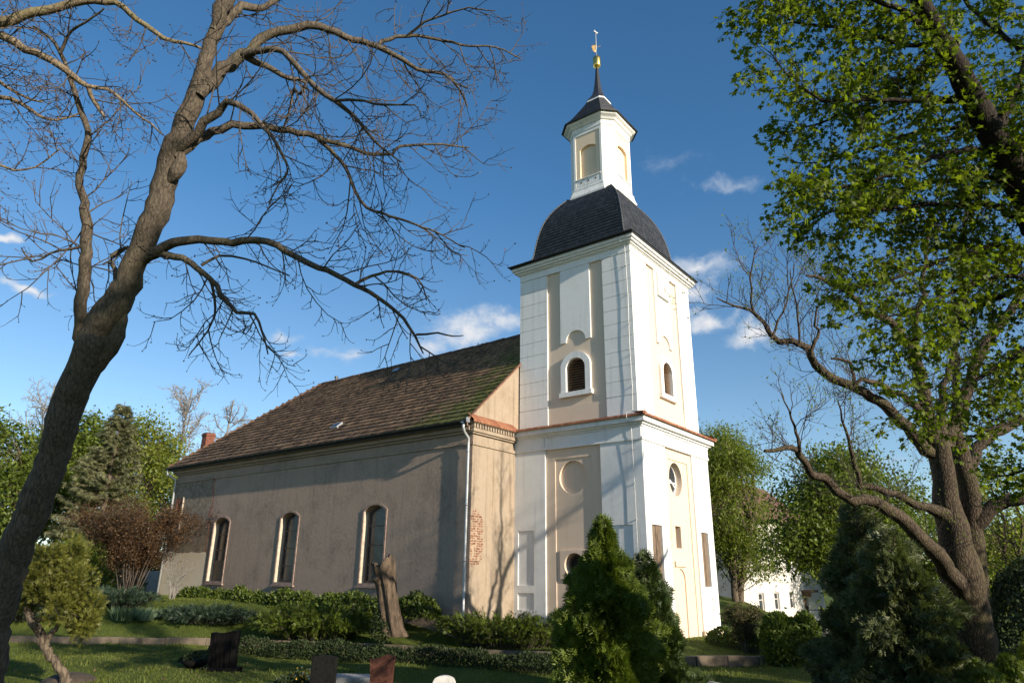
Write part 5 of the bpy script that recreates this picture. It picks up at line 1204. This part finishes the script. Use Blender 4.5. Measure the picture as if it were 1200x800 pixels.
leafbed('ivy_patch', 'small ivy patch creeping beside the dark gravestone at the left', [(-10.3, 9.6), (-9.6, 9.0), (-9.0, 9.2)], .45, .22, 1700, 'ivy_leaf', .07, 'ground cover', wav=.2, z=-.45)
q1, q2 = at(884, 672, 21), at(954, 672, 20.8)
leafbed('round_bush', 'dense bright green bush on the terrace right of the tower', [(q1[0], q1[1]), ((q1+q2)[0]/2, (q1+q2)[1]/2), (q2[0], q2[1])], .62, 1.25, 14000, 'bush_leaf', .11, 'bush', wav=.1, up=.3, ewf=.55)
q3 = [at(x, 672, D)[:2] for x, D in ((822, 23.2), (850, 22.6), (880, 21.6))]
leafbed('flower_bed', 'low green border plants at the right foot of the tower', q3, .4, .42, 1900, 'laurel_leaf', .09, 'plants', wav=.3, up=.8)
q4 = [at(x, 672, D)[:2] for x, D in ((1150, 26), (1200, 25), (1280, 24), (1400, 24))]
leafbed('dark_hedge', 'tall dark hedge at the right edge behind the old tree', q4, 1.0, 3.2, 12000, 'dark_leaf', .16, 'hedge', wav=.05, z=-.6)
q5 = [at(x, 672, D)[:2] for x, D in ((1085, 13.2), (1130, 12.9), (1165, 13.2), (1205, 13), (1260, 13))]
leafbed('yew_cushion', 'low green yew cushions around the root of the old tree', q5, .45, .78, 7000, 'thuja_leaf', .12, 'shrub', 'spray', wav=.3, z=-.45)
q6 = [at(x, 672, D)[:2] for x, D in ((-140, 33), (-10, 35), (60, 37), (135, 40), (200, 44))]
leafbed('garden_hedge', 'rough green hedge along the far side of the lawn at the left', q6, 1.3, 3.4, 24000, 'shade_leaf', .19, 'hedge', wav=.14, z=-.2)
wl = at(131, 672, 41); wl2 = at(190, 672, 41)
tag(obj('garden_wall', MB().bar((wl[0]-6, wl[1]+3, .8), (wl2[0], wl2[1], .8), .3, 2.4), 'house_grey', None, loc=(wl[0], wl[1], -.4)), 'pale grey garden wall seen low behind the brown shrub', 'wall')
# iris clump
ic = np.array([-7.75, 18.2]); n = 300; a = RG.uniform(0, 6.283, n); rr = RG.uniform(0, .75, n)**.7
P = np.stack([ic[0]+rr*np.cos(a)*.7, ic[1]+rr*np.sin(a)*1.4, np.full(n, terr(*ic))], 1); T = np.stack([np.cos(a)*rr*.5, np.sin(a)*rr*.5, np.ones(n)], 1)+RG.normal(size=(n, 3))*.12
tag(leaves('iris_clump', P, T, np.stack([-np.sin(a), np.cos(a), np.zeros(n)], 1), RG.uniform(.3, .55, n), 'blade', 'iris_leaf', None, 1.6, loc=(ic[0], ic[1], terr(*ic))), 'clump of pale upright iris leaves on the terrace edge', 'plants')
# ochre conifer on a twisted trunk at the left
def twisted():
    D = 15.6; b = gnd(76, 797); t = thing('twisted_conifer', 'ochre green conifer bush on a bare twisted forked trunk at the left', 'shrub', (b[0], b[1], -.45))
    tr = Tubes()
    for l in ([(80, 800, 6), (72, 785, 5), (60, 768, 5), (52, 756, 5.5), (44, 738, 5), (36, 722, 4.5), (30, 708, 3.5), (34, 690, 2)], [(52, 757, 4), (58, 745, 3.4), (66, 735, 2.6), (74, 722, 1.6), (84, 705, 1)], [(30, 708, 2), (50, 690, 1.6), (70, 670, 1)]):
        P, r = trace(l, D, D, .1, .02); tr.add(P, r, sides=8)
    P, T = [], []
    s_ = D/FPX; lumps = []
    for x, y, rx, ry, dd, k in ((62, 672, 34, 32, 0, 17), (40, 690, 22, 30, .3, 9), (84, 700, 26, 32, -.2, 12), (94, 726, 18, 20, -.3, 7), (70, 650, 26, 16, .1, 7), (30, 665, 14, 24, .4, 5), (104, 712, 10, 22, 0, 5)):
        q_, _ = blob(k, at(x, y, D+dd), (rx*s_*.8, rx*s_*.8, ry*s_*.8), .45); lumps += list(q_)
    for q_ in lumps:
        n = RG.integers(90, 190); rr = RG.uniform(.14, .27); p, d = blob(n, q_, (rr, rr, rr*1.15), .45); P.append(p); T.append(d+np.array([0, 0, .45])+RG.normal(size=d.shape)*.35)
        tr.add(np.array([at(32, 705, D), (at(45, 690, D)+q_)/2, q_]), .02, .008, 4)
    P, T = np.concatenate(P), np.concatenate(T); tr.build('trunk', 'bark_plain', t); leaves('foliage', P, T, unit(RG.normal(size=P.shape)), RG.uniform(.7, 1.3, len(P))*.13, 'spray', 'ochre_leaf', t, .8)
    mb = MB(); mb.lathe((b[0]+.1, b[1], 0), [(.62, -.5), (.55, -.42), (.36, -.33), (.1, -.28)], 14); return obj('root_mound', mb, 'soil', t, smooth=True)
twisted()
# old stump with ivy at its foot
sb_ = at(461, 736, 22.4); st = thing('tree_stump', 'tall rough broken tree stump with ivy on the terrace lawn', 'tree stump', (sb_[0], sb_[1], terr(sb_[0], sb_[1])-.05))
def stump():
    D = 22.4; rows = [(464, 745, 14.5), (461, 735, 13), (458, 720, 12), (455, 702, 11.4), (453, 686, 11.4), (451, 674, 11.9), (450, 664, 12.6), (449, 657, 12.4)]; s_ = D/FPX; R_ = []; ph = np.linspace(0, 2*math.pi, 40, endpoint=False)
    jag = .16*np.sin(ph+2.2)+.10*np.sin(ph*3+.4)+RG.normal(size=40)*.05
    for i, (x, y, r) in enumerate(rows):
        c = at(x, y, D); rad = r*s_*(1+.08*np.sin(ph*3+i*.35)+.09*np.sin(ph*7-i*.2)+RG.normal(size=40)*.02); f = max(0, (i-4)/3)
        R_.append([(c[0]+rad[k]*math.cos(ph[k]), c[1]+rad[k]*math.sin(ph[k]), c[2]+jag[k]*f) for k in range(40)])
    c = at(449, 662, D); R_.append([(c[0]+.62*(q[0]-c[0]), c[1]+.62*(q[1]-c[1]), q[2]-.05) for q in R_[-1]]); R_.append([(c[0]+.3*(q[0]-c[0]), c[1]+.3*(q[1]-c[1]), c[2]-.28) for q in R_[-1]])
    obj('trunk', MB().loft(R_), 'stump_wood', st, smooth=False)
    k = MB(); p0, p1, p2 = at(450, 684, D), at(443, 678, D-.15), at(439, 675, D-.22); k.tube([p0, p1, p2, p2+(p2-p1)*.05], [.2, .17, .14, .07], 12); obj('branch_stub', k, 'stump_wood', st)
    n = 900; c = at(447, 730, D-.1); P, d = blob(n, c-np.array([0, 0, .1]), (.36, .36, .6), .6); P = P[(P[:, 2] > terr(sb_[0], sb_[1])-.05)]; leaves('ivy', P, rdir(len(P)), rdir(len(P)), RG.uniform(.06, .11, len(P)), 'diamond', 'ivy_leaf', st)
stump()

# ------------------------------------------------------------------ graves
def gravestone(label, base, w, h, th, top, mat, yaw, sock=True, tilt=0, cat='gravestone', waist=0, zb=-.45):
    b = np.array([base[0], base[1], zb]); t = thing('gravestone', label, cat, b); c, s_ = math.cos(yaw), math.sin(yaw)
    Pn = lambda u, v, n: (b[0]+c*u-s_*n+tilt*v*s_*0, b[1]+s_*u+c*n, b[2]+v)
    prof_ = [(-w/2, .08), (w/2, .08)]
    prof_ += [(w/2-waist*w*math.sin(math.pi*k/7), .08+(h*.86-.08)*k/7) for k in range(1, 8)] if waist else []
    prof_ += [(w*(.5-f), h*top(f)) for f in np.linspace(0, 1, 15)]
    prof_ += [(-w/2+waist*w*math.sin(math.pi*k/7), .08+(h*.86-.08)*k/7) for k in range(7, 0, -1)] if waist else []
    mb = MB(); slab(mb, Pn, prof_, [], -th/2, th/2); sheet(mb, Pn, prof_, th/2); obj('headstone', mb, mat, t, bevel=.012)
    if sock: obj('plinth', MB().obox((b[0], b[1], b[2]+.03), (c*w*.66, s_*w*.66, 0), (-s_*th*.95, c*th*.95, 0), (0, 0, .09)), mat, t, bevel=.01)
    return t, Pn
YAW_G = math.radians(-58)
b1 = gnd(259, 787); t, Pn = gravestone('rough dark brown gravestone with ridged face and wavy top beside the ivy', b1[:2], .70, .98, .24, lambda f: .97+.03*math.sin(f*5+1), 'weathered_black', YAW_G, waist=.03)
rg = MB()
for k in range(5): u = -.24+k*.12; rg.tube([Pn(u+.02*math.sin(k*2), .12, -.115), Pn(u-.03*math.sin(k), .5, -.12), Pn(u+.02*math.cos(k*3), .88, -.115)], .018+.006*math.sin(k*5), 6)
obj('ridge', rg, 'weathered_black', t, smooth=True)
b2 = at(381, 768, 14.4); gravestone('polished black gravestone with a gently curved top', b2[:2], .52, .80, .13, lambda f: .93+.07*math.sin(f*math.pi*.75+.35), 'black_granite', YAW_G)
b3 = at(449, 766, 14.1); gravestone('reddish brown granite gravestone with a waisted outline', b3[:2], .50, .86, .14, lambda f: .95+.05*math.sin(f*math.pi*1.6+.2), 'red_granite', YAW_G, waist=.05)
b4 = at(521, 790, 13.0); gravestone('small pale rounded gravestone peeping over the lower edge', b4[:2], .42, .62, .12, lambda f: .82+.18*math.sqrt(max(0, 1-(2*f-1)**2)), 'pale_marble', YAW_G)
b5 = at(843, 792, 13.2); gravestone('low grey gravestone with a slanted top right of the thujas', b5[:2], .44, .52, .26, lambda f: .9+.1*f, 'grey_stone', math.radians(-75))
b6 = at(1160, 793, 11.5); gravestone('pale sandstone gravestone top at the lower right edge', b6[:2], .46, .74, .2, lambda f: 1.0-.03*f, 'grey_stone', math.radians(-85))
gs = gnd(418, 795, -.40); u_ = np.array([math.cos(YAW_G), math.sin(YAW_G), 0]); v_ = np.array([-u_[1], u_[0], 0])
tag(obj('grave_slab', MB().obox((gs[0], gs[1], -.40), u_*.62, v_*.36, (0, 0, .07)), 'grey_stone', None, bevel=.015, loc=(gs[0], gs[1], -.45)), 'flat grey grave slab between the black and the red gravestone', 'grave slab')
pb = gnd(345, 805, -.35); pt = thing('grave_planting', 'dark stone bordered grave bed with yellow flowers left of the black gravestone', 'flower bed', (pb[0], pb[1], -.45))
bd = MB()
for a_, b_ in (((-.5, -.35), (.5, -.35)), ((.5, -.35), (.5, .35)), ((.5, .35), (-.5, .35)), ((-.5, .35), (-.5, -.35))): bd.bar(pb*[1, 1, 0]+u_*a_[0]+v_*a_[1]+[0, 0, -.38], pb*[1, 1, 0]+u_*b_[0]+v_*b_[1]+[0, 0, -.38], .07, .22)
obj('stone_border', bd, 'black_granite', pt); n = 1100; P, d = blob(n, (pb[0], pb[1], -.32), (.5, .45, .24), .4); leaves('foliage', P, d+RG.normal(size=d.shape)*.5, rdir(n), .07, 'diamond', 'dark_leaf', pt)
n = 130; P = np.array([pb[0], pb[1], -.12])+u_*.22+RG.normal(size=(n, 3))*[.13, .13, .05]; leaves('flower', P, rdir(n)+[0, 0, .8], rdir(n), .05, 'diamond', 'petal', pt, 1.5)
n = 40; P = np.array([pb[0], pb[1], -.10])+u_*.24+RG.normal(size=(n, 3))*[.12, .12, .05]; leaves('pale_flower', P, rdir(n)+[0, 0, .8], rdir(n), .05, 'diamond', 'petal_pale', pt, 1.5)
for px, py, lab in ((228, 782, 'small dark flower bowl left of the rough gravestone'),):
    b_ = gnd(px, py); f_ = thing('planter_bowl', lab, 'planter', (b_[0], b_[1], -.45)); obj('bowl', MB().lathe((b_[0], b_[1], 0), [(.16, -.46), (.30, -.36), (.36, -.24), (.33, -.24), (.2, -.3)], 16), 'weathered_black', f_, smooth=True)
    n = 260; P, d = blob(n, (b_[0], b_[1], -.2), (.3, .3, .14), .3); leaves('foliage', P, d, rdir(n), .07, 'diamond', 'ivy_leaf', f_)

# ------------------------------------------------------------------ houses and fence beyond
def far_house():
    p0 = at(872, 700, 52); x0, y0 = p0[0], p0[1]; zb = lawn_z(x0, y0)-.2; h = zb+8.2
    t = thing('white_house', 'white rendered two storey house beyond the trees on the right', 'house', (x0, y0, zb))
    F_ = lambda u, v, n: (x0+u, y0-n, zb+v)
    win = [(3.3, 4.6, .9, 2.3), (7.2, 8.5, .9, 2.3), (2.6, 3.9, 3.8, 5.6), (7.2, 9.0, 3.8, 5.6), (11.4, 12.8, 3.8, 5.6), (15.0, 16.5, 3.7, 5.5), (19.4, 20.8, 3.8, 5.6), (11.4, 12.7, .9, 2.3)]; dr = (15.6, 17.0, -.4, 1.8)
    fw = slab(MB(), F_, rect(0, 23, -1, 8.2), [rect(*w) for w in win]+[arch(*dr, .3)], 0, -.25)
    w = obj('wall', fw, 'house_white', t); obj('side_wall', MB().box(x0+.02, x0+23, y0+.26, y0+8, zb-1, zb+8.2), 'house_grey', t)  # side wall's grey has the shade put into its colour
    for a in win:
        m = obj('window', ring(MB(), F_, rect(*a), rect(a[0]+.09, a[1]-.09, a[2]+.09, a[3]-.09), -.14, -.2), 'house_white', t)
        obj('pane', sheet(MB(), F_, rect(*a), -.19), 'old_glass', m); g = MB(); c = (a[0]+a[1])/2; g.bar(F_(c, a[2], -.16), F_(c, a[3], -.16), .07); g.bar(F_(a[0], a[2]+(a[3]-a[2])*.62, -.157), F_(a[1], a[2]+(a[3]-a[2])*.62, -.157), .06); obj('glazing_bar', g, 'house_white', m)
    obj('door', sheet(MB(), F_, arch(*dr, .3), -.18), 'door_wood', t); obj('door_hood', MB().box(x0+15.1, x0+17.5, y0-.9, y0, zb+2.2, zb+2.4).box(x0+15.2, x0+15.4, y0-.8, y0-.02, zb+1.8, zb+2.2), 'brown_roof', t)
    rf = MB(); e = zb+8.1; rf.add([(x0-.4, y0-.5, e), (x0+23.4, y0-.5, e), (x0+20.6, y0+4, e+4.2), (x0+2.4, y0+4, e+4.2), (x0-.4, y0+8.5, e), (x0+23.4, y0+8.5, e)], [(0, 1, 2, 3), (4, 3, 2, 5), (0, 3, 4), (1, 5, 2), (0, 4, 5, 1)]); obj('roof', rf, 'red_roof', t)
    p1 = at(838, 700, 66); zb = lawn_z(p1[0], p1[1]); t = thing('barn', 'grey barn with a brown tiled roof between the tower and the white house', 'barn', (p1[0], p1[1], zb)); x, y = p1[0], p1[1]
    obj('wall', MB().box(x-4, x+6, y-.0, y+8, zb-1, zb+5.0), 'house_grey', t)
    rf = MB(); e = zb+4.95; rf.add([(x-4.5, y-.6, e), (x+6.5, y-.6, e), (x+6.5, y+4, e+4.2), (x-4.5, y+4, e+4.2), (x-4.5, y+8.6, e), (x+6.5, y+8.6, e)], [(0, 1, 2, 3), (4, 3, 2, 5), (0, 3, 4), (1, 5, 2), (0, 4, 5, 1)]); obj('roof', rf, 'brown_roof', t)
far_house()
fa, fb = at(945, 700, 37), at(1040, 700, 36); fz = lawn_z(fa[0], fa[1]); ft = thing('iron_fence', 'dark iron bar fence in front of the white house door', 'fence', (fa[0], fa[1], fz))
n = 7
for i in range(n): q = fa+(fb-fa)*i/(n-1); obj('post', MB().box(q[0]-.05, q[0]+.05, q[1]-.05, q[1]+.05, fz-.3, fz+1.35), 'iron', ft)
rl = MB()
for z in (.15, 1.15): rl.bar((fa[0], fa[1], fz+z), (fb[0], fb[1], fz+z), .045)
obj('rail', rl, 'iron', ft); br_ = MB()
for i in range(42): q = fa+(fb-fa)*(i+.5)/42; br_.bar((q[0], q[1], fz+.05), (q[0], q[1], fz+1.3), .02)
obj('bars', br_, 'iron', ft)

# ------------------------------------------------------------------ trees behind the viewer that shade the churchyard
for i, (x, y, h, r) in enumerate(SHADE):
    lab = ['spreading tree behind the viewer, nearest the leaning trunk', 'dense tree behind the viewer, second from the left', 'tall tree behind the viewer, in line with the gravestones', 'tree behind the viewer, in line with the tower', 'low tree behind the viewer, farthest to the right'][i]
    broadleaf('shade_tree', lab, (x, y, -.45), h, [((0, 0, h*.55), (r, r*.8, h*.30)), ((r*.4, 0, h*.75), (r*.6, r*.6, h*.22)), ((-r*.5, 0, h*.38), (r*.6, r*.6, h*.2))], 24000 if i == 0 else 9500, .30, 'green_leaf', r0=.22, clump=.42, nclump=110 if i == 0 else 75, group='trees behind the viewer')

# ------------------------------------------------------------------ grass
def grass(name, n, region, zf, hmin, hmax, cond, kind='stuff'):
    x = RG.uniform(region[0], region[1], n); y = RG.uniform(region[2], region[3], n)
    dx, dy = x-CAM[0], y-CAM[1]; ang = np.arctan2(dy, dx)-YAW; keep = (np.abs(ang) < .72) & cond(x, y); x, y = x[keep], y[keep]; n = len(x)
    P = np.stack([x, y, zf(x, y)-.01], 1); T = RG.normal(size=(n, 3))*.32+np.array([0, 0, 1.])
    tag(leaves(name, P, T, rdir(n), RG.uniform(hmin, hmax, n), 'blade', 'grass_blade', None, 2.2), None, None, kind=kind)
def onT(x, y):
    o = np.zeros(len(x), bool)
    for i in range(0, len(x), 20000):
        q = np.stack([x[i:i+20000], y[i:i+20000]], 1)[:, None]-KC[None]; off = np.abs(q[..., 0]*sd_[1]-q[..., 1]*sd_[0]); k = off.argmin(1); s_ = (q@sd_)[np.arange(len(k)), k]; o[i:i+20000] = s_ > .05
    return o
lz = lambda x, y: np.array([lawn_z(a, b) for a, b in zip(x, y)]); tz = lambda x, y: np.array([terr(a, b) for a, b in zip(x, y)])
grass('lawn_grass', 230000, (-16.5, 4, -9.5, 23), lz, .03, .075, lambda x, y: (~onT(x, y)) & (((x-CAM[0])**2+(y-CAM[1])**2) > 120))
inch = lambda x, y: ~((x > -2.6) & (y > 5.4)) & ~((x > -.05) & (y > -.05))
grass('terrace_grass', 120000, (-12, 5.5, -4.6, 27), tz, .03, .09, lambda x, y: onT(x, y) & inch(x, y))

# last year's leaves and clover heads lying about on the grass
n = 2600; x = RG.uniform(-17, 3, n); y = RG.uniform(-9, 20, n); k = ~onT(x, y); x, y = x[k], y[k]
P = np.stack([x, y, lz(x, y)+.035], 1); tag(leaves('fallen_leaves', P, rdir(len(P))*[1, 1, .3], unit(np.array([0, 0, 1.])+RG.normal(size=P.shape)*.3), RG.uniform(.04, .09, len(P)), 'diamond', 'dry_leaf', None, 1.4), None, None, kind='stuff')

# rank tufts and weeds among the mown grass
tuft = RG.uniform((-16, -8), (3, 19), (260, 2)); ti = RG.integers(0, 260, 9000); q = tuft[ti]+RG.normal(size=(9000, 2))*.12; x, y = q[:, 0], q[:, 1]; k = ~onT(x, y); x, y = x[k], y[k]
tag(leaves('grass_tufts', np.stack([x, y, lz(x, y)-.01], 1), RG.normal(size=(len(x), 3))*.4+np.array([0, 0, 1.]), rdir(len(x)), RG.uniform(.06, .17, len(x)), 'blade', 'grass_blade', None, 1.6), None, None, kind='stuff')
